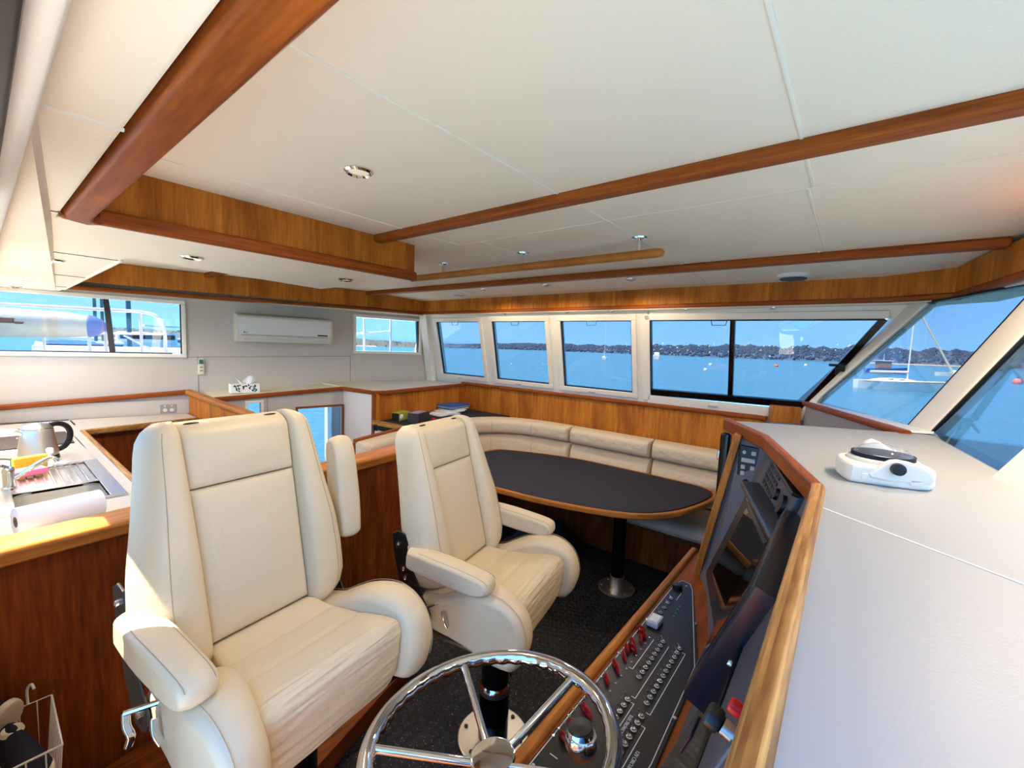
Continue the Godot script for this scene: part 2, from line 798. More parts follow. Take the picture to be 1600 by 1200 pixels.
	for y in 256:
		for x in 256:
			var k := 0.105 + rng.randf_range(-0.03, 0.03) + (0.02 if (x + y) % 2 == 0 else 0.0)
			im.set_pixel(x, y, Color(k * 0.95, k * 1.07, k * 1.42))
	m = mat("cloth", Color.WHITE, 0.75)
	m.albedo_texture = ImageTexture.create_from_image(im)
	m.uv1_triplanar = true
	m.uv1_scale = Vector3.ONE * 2.0
	# far hills: scrub and bare patches
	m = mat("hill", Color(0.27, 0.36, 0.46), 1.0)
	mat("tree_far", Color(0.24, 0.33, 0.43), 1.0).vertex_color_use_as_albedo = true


# ---------------------------------------------------------------- the room
# a wall with openings, in its own axes (x along, y up, inner face at z = 0)
func holed(m: MB, x0: float, x1: float, y0: float, y1: float, holes: Array, thick: float) -> void:
	var xs := [x0, x1]
	for h in holes:
		xs.append(h[0])
		xs.append(h[1])
	xs.sort()
	for k in xs.size() - 1:
		var a: float = xs[k]
		var b: float = xs[k + 1]
		if b - a < 1e-4:
			continue
		var cuts := []
		for h in holes:
			if h[0] < a + 1e-4 and h[1] > b - 1e-4:
				cuts.append([h[2], h[3]])
		cuts.sort()
		var y := y0
		for c in cuts:
			if c[0] > y + 1e-4:
				m.box(Vector3((a + b) / 2, (y + c[0]) / 2, -thick / 2), Vector3(b - a, c[0] - y, thick))
			y = c[1]
		if y1 > y + 1e-4:
			m.box(Vector3((a + b) / 2, (y + y1) / 2, -thick / 2), Vector3(b - a, y1 - y, thick))


# four bars round a rectangle
func frame_bars(m: MB, x0: float, x1: float, y0: float, y1: float, w: float, d: float, z: float, r := 0.006) -> void:
	m.box(Vector3((x0 + x1) / 2, y0 - w / 2, z), Vector3(x1 - x0 + 2 * w, w, d), r)
	m.box(Vector3((x0 + x1) / 2, y1 + w / 2, z), Vector3(x1 - x0 + 2 * w, w, d), r)
	m.box(Vector3(x0 - w / 2, (y0 + y1) / 2, z), Vector3(w, y1 - y0, d), r)
	m.box(Vector3(x1 + w / 2, (y0 + y1) / 2, z), Vector3(w, y1 - y0, d), r)


func window_root(n: int) -> Node3D:
	var o := Node3D.new()
	o.name = "window_%d" % n
	o.set_meta("kind", "structure")
	add_child(o, true)
	return o


func build_shell() -> void:
	var m := MB.new()
	m.prism(V2([-0.25, 1.1, 4.3, 1.1, 4.3, -4.9, -0.25, -5.9]), -0.1, 0.0)
	struct("floor", m, M.floor_rubber)
	# a seam where two sheets of floor rubber meet
	var s := obj("trim_1", MB.new().box(Vector3(2.35, 0.001, -0.93), Vector3(1.1, 0.003, 0.004)), M.unit_grey)
	s.set_meta("kind", "structure")


func downlight(at: Vector3, label: String, r := 0.05, group := "chrome recessed downlights") -> void:
	var t := thing("downlight", label, "downlight", at, 0.0, group)
	obj("bezel", MB.new().lathe(V2([r * 0.70, 0.004, r * 0.72, -0.006, r * 0.86, -0.012, r, -0.005, r, 0.004]), Vector3.ZERO, 24), M.chrome, t)
	obj("lens", MB.new().lathe(V2([0.001, -0.009, r * 0.4, -0.008, r * 0.70, -0.003, r * 0.70, 0.003]), Vector3.ZERO, 20), M.lamp_face if r >= 0.03 else M.unlit_lens, t)
	if r < 0.03:
		return
	var l := SpotLight3D.new()
	l.name = "light"
	l.light_color = Color(1.0, 0.91, 0.79)
	l.light_energy = LAMP * (r / 0.05) * (0.35 if at.z > 0.3 and at.x < 1.0 else 1.9 if at.z > 0.3 else 1.0 if at.x > 3.0 else 1.2 if at.x < 0.35 else 1.0)
	l.light_size = r * 0.7
	l.spot_angle = 84.0
	l.spot_angle_attenuation = 0.4
	l.spot_range = 12.0
	l.spot_attenuation = 2.0
	l.shadow_enabled = true
	l.position = Vector3(0, -0.018, 0)
	l.rotation.x = -PI / 2
	t.add_child(l, true)


func build_ceiling() -> void:
	# the deck above
	var deck := MB.new()
	deck.prism(V2([-0.25, 1.3, 4.2, 1.3, 4.2, -4.9, -0.25, -5.95]), 2.44, 2.52)
	var root := struct("ceiling", deck, M.vinyl)
	# raised lining panels: strips between lengthwise seams, cut at crosswise ones; the port strip falls with the camber
	var strips := [[0.20, 1.866], [1.874, 3.0], [3.0, 3.636], [3.642, 3.84]]
	var cuts := [[0.80, -0.168, -0.962, -1.94, -2.9, -3.9, -5.7], [0.80, -0.185, -0.958, -1.765, -2.56, -3.4, -5.3], [0.80, -0.215, -0.975, -1.40, -2.2, -3.0, -3.9, -5.1], [0.80, -0.22, -0.98, -1.77, -2.56, -3.4, -5.0]]
	for k in 4:
		var xa: float = strips[k][0]
		var xb: float = strips[k][1]
		for j in cuts[k].size() - 1:
			var za: float = cuts[k][j] - 0.004
			var zb: float = cuts[k][j + 1] + 0.004
			var p := MB.new()
			p.box(Vector3.ZERO, Vector3(xb - xa, 0.016, za - zb), 0.002)
			var o := obj("panel", p, M.vinyl, root)
			var fall := 0.0 if xa < 2.9 else 0.05
			var yy := 2.388 - fall * ((xa + xb) * 0.5 - 3.0) / 0.8
			o.position = Vector3((xa + xb) / 2, yy, (za + zb) / 2)
			o.rotation.z = -atan(fall / 0.8)
	# white joint strips across the seams
	for k in 4:
		var xa: float = strips[k][0]
		var xb: float = strips[k][1]
		for j in range(1, cuts[k].size() - 1):
			var p := MB.new()
			p.box(Vector3.ZERO, Vector3(xb - xa, 0.012, 0.011), 0.003)
			var o := obj("joint_strip", p, M.batten, root)
			var fall := 0.0 if xa < 2.9 else 0.05
			o.position = Vector3((xa + xb) / 2, 2.382 - fall * ((xa + xb) * 0.5 - 3.0) / 0.8, cuts[k][j])
			o.rotation.z = -atan(fall / 0.8)
	obj("dark_seam", MB.new().box(Vector3(1.87, 2.391, -2.3), Vector3(0.012, 0.012, 6.2)), M.dark_gap, root)
	# lower lining along the starboard side and over the galley; it sinks a little towards the stern
	var low := MB.new()
	low.prism(V2([-0.12, 0.9, 0.20, 0.9, 0.20, -2.22, 0.62, -2.22, 0.50, -3.05, 0.485, -5.6, -0.12, -5.75]), 0.0, 0.20, 0.012)
	for k in low.v.size():
		var q := low.v[k]
		low.v[k].y = q.y * 0.9 + 2.165 + 0.02 * minf(0.0, q.z + 2.2)
	var lo := struct("ceiling_001", low, M.vinyl)
	for z in [-1.135, -2.1, -3.06, -4.08, -4.95]:
		var w := 0.288 if z > -2.3 else 0.58
		var yy: float = 2.164 + 0.02 * minf(0.0, z + 2.2)
		obj("joint_strip", MB.new().box(Vector3(-0.09 + w / 2, yy, z), Vector3(w, 0.005, 0.009 if z > -1.5 else 0.005)), M.batten if z > -1.5 else M.grey_gap, lo)
	# boxed soffit between the helm and the galley recess
	var so := MB.new()
	so.prism(V2([0.20, -2.215, 1.715, -2.215, 1.715, -3.31, 0.495, -3.04]), 2.166, 2.38, 0.006)
	struct("ceiling_002", so, M.vinyl)
	var fa := MB.new()
	fa.box(Vector3(0.97, 2.30, -2.205), Vector3(1.53, 0.165, 0.022), 0.002)
	struct("trim_2", fa, M.veneer, Vector3.UP)
	var tr := MB.new()
	tr.bar(Vector3(0.20, 2.190, -2.196), Vector3(1.745, 2.190, -2.196), 0.05, 0.056, 0.018, Vector3.UP, 3)
	struct("trim_3", tr, M.cherry, Vector3.RIGHT)
	# starboard edge of the raised ceiling
	tr = MB.new()
	tr.sweep(rrect(0.072, 0.05, 0.012, 3), V3([0.243, 2.184, 0.9, 0.243, 2.184, -2.12, 0.255, 2.184, -2.18, 0.29, 2.184, -2.205]), Vector3.UP)
	struct("trim_4", tr, M.cherry, Vector3.BACK)
	var up := MB.new()
	up.box(Vector3(0.262, 2.29, -0.65), Vector3(0.012, 0.20, 3.1))
	struct("trim_5", up, M.veneer, Vector3.UP)
	# white lip round the galley recess
	var lip := MB.new()
	lip.bar(Vector3(0.498, 2.150, -3.03), Vector3(0.486, 2.110, -5.2), 0.016, 0.022, 0.004)
	struct("trim_6", lip, M.batten)
	# beams
	var b1 := MB.new()
	b1.bar(Vector3(1.475, 2.362, 0.85), Vector3(1.475, 2.362, -5.25), 0.066, 0.044, 0.014, Vector3.UP, 3)
	struct("trim_7", b1, M.cherry, Vector3.BACK)
	var b2 := MB.new()
	b2.bar(Vector3(3.05, 2.355, 0.52), Vector3(3.05, 2.355, -4.86), 0.075, 0.05, 0.014, Vector3.UP, 3)
	struct("trim_8", b2, M.cherry, Vector3.BACK)
	# veneered fascia round the raised ceiling, with a rounded lower edge
	var path := [Vector3(0.47, 0, -5.30), Vector3(3.77, 0, -4.575), Vector3(3.77, 0, 0.10), Vector3(3.62, 0, 0.43), Vector3(2.9, 0, 0.545), Vector3(0.2, 0, 0.9)]
	var parts := [[0, 1], [1, 2], [2, 3], [3, 4], [4, 5]]
	for q in parts:
		var a: Vector3 = path[q[0]]
		var b: Vector3 = path[q[1]]
		var f := MB.new()
		var top := 2.345 if q[0] > 0 else 2.375
		f.bar(Vector3(a.x, (2.19 + top) / 2, a.z), Vector3(b.x, (2.19 + top) / 2, b.z), 0.02, top - 2.19, 0.0)
		struct("trim_%d" % (9 + q[0]), f, M.veneer, Vector3.UP)
	var rp := []
	for q in path:
		rp.append(q + Vector3(0, 2.178, 0))
	rp[0].y = 2.135
	rp[1].y = 2.17
	struct("trim_14", MB.new().sweep(rrect(0.04, 0.042, 0.014, 3), rp), M.cherry, Vector3(0.3, 0, 1))
	# narrow white strip between fascia and walls
	var st := MB.new()
	st.prism(V2([3.755, -4.60, 3.99, -4.66, 4.05, 0.2, 3.75, 0.62, 2.9, 0.75, 0.2, 1.1, 0.2, 0.92, 2.9, 0.56, 3.61, 0.44, 3.755, 0.1]), 2.15, 2.17, 0.004)
	struct("ceiling_003", st, M.vinyl)
	st = MB.new(AFT)
	st.prism(V2([-3.6, 0.13, 0.0, 0.13, 0.0, -0.02, -3.6, -0.02]), 2.132, 2.15, 0.004)
	struct("ceiling_004", st, M.vinyl)
	# lamps
	downlight(Vector3(0.88, 2.380, -1.435), "chrome recessed downlight with pale lens alone on the raised ceiling above the helm seats")
	downlight(Vector3(0.703, 2.166, -2.647), "chrome recessed downlight in the soffit panel, the one nearer the wooden corner")
	downlight(Vector3(1.50, 2.166, -2.58), "chrome recessed downlight at the far end of the soffit, by the end of the fascia")
	var zs := [-3.348, -4.035, -4.668, -5.30]
	var xs := [0.277, 0.257, 0.239, 0.23]
	var which := ["largest looking of the galley row of chrome downlights, farthest from the window", "second chrome downlight of the galley row counted from the helm", "third chrome downlight of the galley row counted from the helm", "last chrome downlight of the galley row, right above the aft window"]
	for k in 4:
		downlight(Vector3(xs[k], 2.166 + 0.02 * (zs[k] + 2.2), zs[k]), which[k])
	var px := [-1.47, -2.29, -3.07]
	which = ["chrome downlight beside the port beam, nearest the handrail end", "middle chrome downlight of the three beside the port beam", "chrome downlight beside the port beam next to the oval speaker"]
	for k in 3:
		downlight(Vector3(3.33, 2.358, px[k]), which[k], 0.04)
	downlight(Vector3(0.75, 2.380, 0.42), "chrome recessed downlight over the wheel, ahead of the helm seats")
	downlight(Vector3(1.60, 2.380, 0.47), "chrome recessed downlight over the console top amidships")
	downlight(Vector3(2.2, 2.380, 0.50), "chrome recessed downlight over the console top toward the port side")
	px = [-3.16, -2.34, -1.84, -1.16, -0.52]
	which = ["tiny chrome light above the second narrow window from the aft corner", "tiny chrome light above the third narrow window", "tiny chrome light above the post before the wide window", "tiny chrome light above the wide window, over its wire handle", "tiny chrome light above the wide window, nearest the windscreen"]
	for k in 5:
		downlight(Vector3(3.79, 2.150, px[k]), which[k], 0.022, "tiny lights over the port windows")
	downlight(AFT * Vector3(-3.0, 2.132, 0.07), "tiny chrome light above the aft galley window", 0.022, "tiny lights over the aft windows")
	# ceiling speaker / alarm units
	var t := thing("smoke_alarm", "round white slatted ceiling unit between port beam and fascia", "alarm", Vector3(3.56, 2.352, -0.385))
	obj("base", MB.new().lathe(V2([0.10, 0.01, 0.10, -0.012, 0.088, -0.026, 0.001, -0.034]), Vector3.ZERO, 32), M.white, t)
	for k in 9:
		var w := sqrt(0.0064 - pow((k - 4) * 0.016, 2))
		obj("slat", MB.new().box(Vector3((k - 4) * 0.016, -0.034, 0), Vector3(0.005, 0.008, 2 * w), 0.001), M.unit_grey, t)
	t = thing("ceiling_speaker", "small oval grey speaker grille on the ceiling near the aft port corner", "speaker", Vector3(3.50, 2.357, -3.62))
	obj("rim", MB.new().lathe(V2([0.085, 0.01, 0.085, -0.012, 0.07, -0.02, 0.001, -0.02]), Vector3.ZERO, 24), M.white, t)
	obj("grille", MB.new().lathe(V2([0.066, -0.019, 0.06, -0.025, 0.001, -0.027]), Vector3.ZERO, 24), M.grille, t)
	# overhead handrail
	t = thing("handrail", "varnished wooden overhead handrail hung from three chrome stanchions", "handrail", Vector3(2.23, 2.28, -1.8))
	var rail := MB.new()
	rail.tube(V3([0, 0.01, 0.985, 0, 0.01, 0.975, 0, 0.01, 0.95, 0, 0.01, -1.05]), 0.024, 14)
	for k in 14:
		rail.v[k] = Vector3(0, 0.01, 0.985) + (rail.v[k] - Vector3(0, 0.01, 0.985)) * 0.45
		rail.v[14 + k] = Vector3(0, 0.01, 0.975) + (rail.v[14 + k] - Vector3(0, 0.01, 0.975)) * 0.85
	obj("rail", rail, M.honey, t, Vector3.BACK)
	for z in [0.85, 0.07, -0.68]:
		var s := MB.new()
		s.lathe(V2([0.010, 0.0, 0.010, 0.085, 0.04, 0.092, 0.042, 0.1]), Vector3(0, 0, z), 18)
		obj("stanchion", s, M.chrome, t)


func wire_handle(root: Node3D, x: float, y: float, w: float) -> void:
	obj("handle", MB.new().tube(V3([x - w, y + 0.012, 0.0, x - w, y - 0.002, 0.022, x - w * 0.85, y - 0.036, 0.03, x + w * 0.85, y - 0.036, 0.03, x + w, y - 0.002, 0.022, x + w, y + 0.012, 0.0]), 0.0035, 6), M.unit_grey, root)


func build_port_wall() -> void:
	var gl := [[-4.36, -3.60], [-3.39, -2.63], [-2.435, -1.66]]
	var holes := []
	for g in gl:
		holes.append([g[0] - 0.012, g[1] + 0.012, 0.09, 0.812])
	var m := MB.new(PORT)
	holed(m, -4.80, -1.49, -0.02, 0.96, holes, 0.07)
	m.box(Vector3(-0.6, 0.02, -0.035), Vector3(1.8, 0.08, 0.07))
	m.box(Vector3(-0.63, 0.88, -0.035), Vector3(1.76, 0.16, 0.07))
	m.box(Vector3(-2.40, 1.09, -0.040), Vector3(4.9, 0.28, 0.07))
	m.t = Transform3D()
	m.box(Vector3(4.09, 0.62, -1.9), Vector3(0.08, 1.32, 6.0))
	struct("wall_port", m, M.frame)
	var n := 1
	for g in gl:
		var r := window_root(n)
		var f := MB.new(PORT)
		frame_bars(f, g[0], g[1], 0.10, 0.80, 0.05, 0.024, 0.010)
		obj("window_frame", f, M.frame, r)
		var gk := MB.new(PORT)
		frame_bars(gk, g[0] + 0.008, g[1] - 0.008, 0.108, 0.792, 0.008, 0.03, -0.008, 0.0)
		obj("gasket", gk, M.black, r)
		obj("pane", MB.new(PORT).box(Vector3((g[0] + g[1]) / 2, 0.45, -0.03), Vector3(g[1] - g[0] - 0.01, 0.69, 0.004)), M.pane, r)
		var latch := MB.new(PORT)
		latch.box(Vector3((g[0] + g[1]) / 2 - 0.05, 0.068, 0.026), Vector3(0.075, 0.014, 0.012), 0.004)
		obj("latch", latch, M.grille, r)
		var hr := Node3D.new()
		hr.name = "pull"
		r.add_child(hr, true)
		hr.transform = PORT
		wire_handle(hr, (g[0] + g[1]) / 2 - 0.02, 0.795, 0.055)
		n += 1
	# the wide sliding window: white surround, black tracks, sloping forward end
	var r4 := window_root(4)
	var f := MB.new(PORT)
	f.box(Vector3(-1.515, 0.45, 0.012), Vector3(0.07, 0.80, 0.028), 0.006)
	f.box(Vector3(-0.66, 0.06, 0.012), Vector3(1.70, 0.075, 0.028), 0.006)
	f.box(Vector3(-0.69, 0.83, 0.012), Vector3(1.68, 0.055, 0.028), 0.006)
	obj("window_frame", f, M.frame, r4)
	var tr := MB.new(PORT)
	tr.bar(Vector3(-1.48, 0.128, 0.0), Vector3(-0.27, 0.142, 0.0), 0.04, 0.058, 0.004, Vector3(0, 1, 0))
	tr.bar(Vector3(-1.48, 0.80, 0.0), Vector3(0.13, 0.795, 0.0), 0.04, 0.012, 0.003)
	tr.box(Vector3(-1.477, 0.46, 0), Vector3(0.012, 0.68, 0.04))
	obj("track", tr, M.gloss_black, r4)
	obj("mullion", MB.new(PORT).box(Vector3(-0.80, 0.47, 0.0), Vector3(0.038, 0.66, 0.035), 0.004), M.gloss_black, r4)
	obj("end_frame", MB.new(PORT).bar(Vector3(-0.285, 0.13, 0.0), Vector3(0.125, 0.80, 0.0), 0.045, 0.034, 0.004, Vector3(0, 0, 1)), M.gloss_black, r4)
	obj("pane", MB.new(PORT).box(Vector3(-1.145, 0.47, -0.015), Vector3(0.68, 0.66, 0.004)), M.pane, r4)
	var at := MB.new(PORT)
	at.sweep(V2([-0.002, -0.002, 0.002, -0.002, 0.002, 0.002, -0.002, 0.002]), V3([-0.8, 0.47, -0.025, -0.8001, 0.47, -0.025]))
	var pn := MB.new(PORT * Transform3D(Basis(Vector3(1, 0, 0), Vector3(0, 0, 1), Vector3(0, 1, 0)), Vector3(0, 0, -0.02)))
	pn.prism(V2([-0.80, 0.14, -0.28, 0.14, 0.12, 0.80, -0.80, 0.80]), -0.002, 0.002)
	obj("pane", pn, M.pane, r4)
	var hr := Node3D.new()
	hr.name = "pull"
	r4.add_child(hr, true)
	hr.transform = PORT
	wire_handle(hr, -0.90, 0.795, 0.06)
	obj("latch", MB.new(PORT).box(Vector3(-0.93, 0.058, 0.03), Vector3(0.08, 0.016, 0.014), 0.004), M.grille, r4)
	var kn := MB.new(PORT)
	kn.box(Vector3(-0.075, 0.455, 0.03), Vector3(0.04, 0.05, 0.05), 0.006)
	kn.box(Vector3(-0.115, 0.475, 0.045), Vector3(0.07, 0.018, 0.018), 0.005)
	kn.box(Vector3(-0.10, 0.43, 0.045), Vector3(0.018, 0.05, 0.018), 0.005)
	obj("lock", kn, M.black, r4)
	# veneered lining under the windows and its sill
	m = MB.new()
	m.box(Vector3(3.985, 0.88, -2.27), Vector3(0.03, 0.76, 3.46), 0.002)
	struct("trim_15", m, M.veneer, Vector3.UP)
	m = MB.new()
	m.bar(Vector3(3.975, 1.272, -4.0), Vector3(3.975, 1.28, -0.52), 0.055, 0.04, 0.013)
	struct("trim_16", m, M.cherry, Vector3.BACK)
	# corner post between aft and port windows
	m = MB.new()
	m.bar(Vector3(3.955, 1.26, -4.58), Vector3(3.80, 2.16, -4.58), 0.07, 0.14, 0.01, Vector3(0, 0, 1))
	struct("trim_17", m, M.frame)


func build_aft_wall() -> void:
	var m := MB.new(AFT)
	holed(m, -4.25, 0.12, 0.0, 2.45, [[-3.95, -2.72, 1.57, 2.068], [-1.01, -0.155, 1.648, 2.066], [-2.655, -0.90, 0.0, 1.13]], 0.07)
	struct("wall_aft", m, M.panel)
	# joints between the lining panels
	var j := MB.new(AFT)
	j.box(Vector3(-1.87, 1.562, 0.0005), Vector3(1.64, 0.005, 0.003), 0.0, 1, Basis(Vector3.BACK, 0.022))
	j.box(Vector3(-2.60, 1.36, 0.0005), Vector3(0.005, 0.38, 0.003))
	j.box(Vector3(-1.075, 1.42, 0.0005), Vector3(0.005, 0.32, 0.003))
	struct("trim_18", j, M.grey_gap)
	# long galley window
	var r := window_root(5)
	var f := MB.new(AFT)
	frame_bars(f, -3.95, -2.725, 1.575, 2.062, 0.036, 0.03, 0.008)
	obj("window_frame", f, M.frame, r)
	var g := MB.new(AFT)
	g.box(Vector3(-2.73, 1.82, -0.02), Vector3(0.012, 0.49, 0.05))
	g.box(Vector3(-3.4, 1.579, -0.02), Vector3(1.2, 0.008, 0.05))
	obj("gasket", g, M.black, r)
	obj("mullion", MB.new(AFT).bar(Vector3(-3.235, 1.57, -0.03), Vector3(-3.265, 2.07, -0.03), 0.04, 0.045, 0.003, Vector3(0, 0, 1)), mat("bronze", Color(0.16, 0.12, 0.11), 0.4), r)
	obj("pane", MB.new(AFT).box(Vector3(-3.6, 1.82, -0.045), Vector3(0.68, 0.49, 0.004)), M.light_pane, r)
	obj("pane", MB.new(AFT).box(Vector3(-2.98, 1.82, -0.04), Vector3(0.52, 0.49, 0.004)), M.light_pane, r)
	var lk := MB.new(AFT)
	lk.box(Vector3(-3.865, 1.83, 0.0), Vector3(0.075, 0.045, 0.045), 0.008)
	lk.box(Vector3(-3.80, 1.815, 0.0), Vector3(0.05, 0.022, 0.02), 0.006)
	obj("latch", lk, M.bronze, r)
	# small window by the port corner
	r = window_root(6)
	f = MB.new(AFT)
	frame_bars(f, -1.01, -0.155, 1.648, 2.066, 0.034, 0.03, 0.008)
	obj("window_frame", f, M.frame, r)
	obj("pane", MB.new(AFT).box(Vector3(-0.58, 1.857, -0.045), Vector3(0.85, 0.41, 0.004)), M.light_pane, r)
	g = MB.new(AFT)
	g.bar(Vector3(-0.15, 1.648, -0.03), Vector3(-0.175, 2.066, -0.03), 0.012, 0.05, 0.0, Vector3(0, 0, 1))
	obj("gasket", g, M.black, r)
	# glazed openings low in the companionway
	var lw := Transform3D(Basis(Vector3(0.989, 0, 0.148), Vector3.UP, Vector3(-0.148, 0, 0.989)), Vector3(1.3, 0, -4.60))
	m = MB.new(lw)
	holed(m, 0.03, 1.27, 0.0, 1.2, [[0.78, 1.245, 0.40, 1.045], [0.33, 0.44, 0.70, 1.13]], 0.04)
	struct("wall_companionway_002", m, M.panel)
	j = MB.new(lw)
	j.box(Vector3(0.50, 0.6, 0.0005), Vector3(0.005, 1.2, 0.003))
	struct("trim_38", j, M.grey_gap)
	r = window_root(7)
	f = MB.new(lw)
	frame_bars(f, 0.78, 1.235, 0.40, 1.045, 0.020, 0.03, 0.006)
	obj("window_frame", f, M.cherry, r, Vector3.UP)
	obj("pane", MB.new(lw).box(Vector3(1.01, 0.72, -0.03), Vector3(0.46, 0.64, 0.004)), M.light_pane, r)
	r = window_root(8)
	f = MB.new(lw)
	frame_bars(f, 0.33, 0.44, 0.70, 1.13, 0.026, 0.03, 0.006)
	obj("window_frame", f, M.frame, r)
	obj("pane", MB.new(lw).box(Vector3(0.385, 0.915, -0.03), Vector3(0.11, 0.43, 0.004)), M.light_pane, r)


func build_windscreen() -> void:
	# forward-raked screen in facets over a wooden rail
	var base := V3([4.03, 1.42, -0.27, 3.02, 1.42, 0.30, 1.91, 1.42, 0.415, -0.3, 1.42, 0.70])
	var top := V3([3.80, 2.16, 0.30, 2.78, 2.16, 0.66, 1.80, 2.16, 0.80, -0.3, 2.16, 1.10])
	var posts := [0.10, 0.105, 0.09, 0.09]
	for k in 4:
		var m := MB.new()
		var d: Vector3 = (top[k] - base[k]).normalized()
		var along: Vector3 = (base[1] - base[0]).normalized() if k == 0 else (base[2] - base[0]).normalized()
		var up := d.cross(along).normalized()
		m.bar(base[k] - d * 0.12, top[k] + d * 0.06, posts[k] * 2.0, 0.07, 0.03, up)
		struct("trim_%d" % (19 + k), m, M.frame)
	for k in 3:
		var r := window_root(9 + k)
		var m := MB.new()
		var n: Vector3 = (base[k + 1] - base[k]).cross(top[k] - base[k]).normalized() * 0.003
		var at := m.i.size()
		var c := [base[k], base[k + 1], top[k + 1], top[k]]
		for q in c:
			m.p(q + n)
		for q in c:
			m.p(q - n)
		m.quad(0, 1, 2, 3)
		m.quad(7, 6, 5, 4)
		for s in 4:
			m.quad(s, s + 4, (s + 1) % 4 + 4, (s + 1) % 4)
		m.close(at)
		obj("pane", m, M.pane if k < 2 else M.clear_pane, r)
		var g := MB.new()
		var e: Vector3 = (base[k + 1] - base[k]).normalized()
		var wa: float = posts[k] * 0.98
		var wb: float = posts[k + 1] * 0.98
		g.bar(base[k] + e * wa, top[k] + e * wa, 0.016, 0.03, 0.0, e)
		g.bar(base[k + 1] - e * wb, top[k + 1] - e * wb, 0.016, 0.03, 0.0, e)
		g.bar(top[k] - (top[k] - base[k]) * 0.012, top[k + 1] - (top[k + 1] - base[k + 1]) * 0.012, 0.03, 0.012)
		obj("gasket", g, M.black, r)
	var hd := MB.new()
	hd.sweep(V2([-0.04, 0.0, 0.04, 0.0, 0.04, 0.30, -0.04, 0.30]), [top[0] + Vector3(0.25, -0.005, 0.05), top[1] + Vector3(0.05, -0.005, 0.10), top[2] + Vector3(0, -0.005, 0.03), top[3] + Vector3(-0.1, -0.005, 0.05)])
	struct("wall_fore_001", hd, M.frame)
	# wall under the screen, with a capping rail over the locker by the port corner
	var w := MB.new()
	w.sweep(V2([-0.03, -1.42, 0.03, -1.42, 0.03, 0.0, -0.03, 0.0]), [base[0] + Vector3(0.02, 0, 0.02), base[1] + Vector3(0, 0, 0.06), base[2] + Vector3(0, 0, 0.06), base[3] + Vector3(0, 0, 0.06)])
	struct("wall_fore", w, M.dash)
	w = MB.new()
	w.sweep(rrect(0.045, 0.035, 0.012), V3([4.02, 1.432, -0.30, 2.80, 1.432, 0.22]))
	struct("trim_23", w, M.cherry, Vector3(-1, 0, 0.45))
	w = MB.new()
	w.sweep(V2([-0.05, 0.0, 0.05, 0.0, 0.05, 0.012, -0.05, 0.012]), V3([4.05, 1.436, -0.24, 2.86, 1.436, 0.28]))
	struct("trim_24", w, M.white)
	w = MB.new()
	w.sweep(V2([-0.012, -0.40, 0.012, -0.40, 0.012, 0.0, -0.012, 0.0]), V3([4.01, 1.42, -0.285, 2.80, 1.42, 0.235]))
	struct("trim_25", w, M.dash)
	w = MB.new()
	w.box(Vector3(3.94, 1.335, -0.40), Vector3(0.10, 0.13, 0.20), 0.01, 1, Basis(Vector3.UP, 0.4))
	struct("trim_26", w, M.honey, Vector3.UP)
	w = MB.new()
	w.prism(V2([2.45, -0.48, 3.97, -0.50, 3.97, -0.30, 2.75, 0.26]), 1.10, 1.12)
	struct("trim_27", w, M.cherry, Vector3.RIGHT)


func build_starboard() -> void:
	# side with big openings; the picture is taken from the open side door
	var m := MB.new(Transform3D(Basis(Vector3(0, 0, -1), Vector3.UP, Vector3(1, 0, 0)), Vector3(-0.05, 0, 0)))
	holed(m, 1.0, 5.75, 0.0, 2.45, [[1.50, 2.55, 1.12, 2.02], [2.68, 4.05, 1.12, 2.02], [4.2, 5.3, 1.12, 2.02]], 0.07)
	m.box(Vector3(-0.9, 1.08, -0.035), Vector3(0.4, 2.17, 0.07))
	struct("wall_starboard", m, M.panel)
	var n := 12
	for q in [[1.50, 2.55], [2.68, 4.05], [4.2, 5.3]]:
		var r := window_root(n)
		n += 1
		var f := MB.new(m.t)
		frame_bars(f, q[0] + 0.03, q[1] - 0.03, 1.15, 1.99, 0.03, 0.03, -0.035)
		obj("window_frame", f, M.frame, r)
		obj("pane", MB.new(m.t).box(Vector3((q[0] + q[1]) / 2, 1.57, -0.035), Vector3(q[1] - q[0] - 0.06, 0.84, 0.004)), M.clear_pane, r)
	m = MB.new()
	m.bar(Vector3(0.005, 2.128, 0.9), Vector3(0.005, 2.128, -2.2), 0.14, 0.09, 0.02)
	m.bar(Vector3(0.005, 2.128, -2.19), Vector3(0.005, 2.064, -5.7), 0.14, 0.09, 0.02)
	struct("trim_28", m, M.frame)
	# dark track of the sliding door along the head
	m = MB.new()
	m.box(Vector3(-0.01, 2.066, -0.55), Vector3(0.10, 0.03, 2.0), 0.006)
	struct("trim_29", m, M.black)


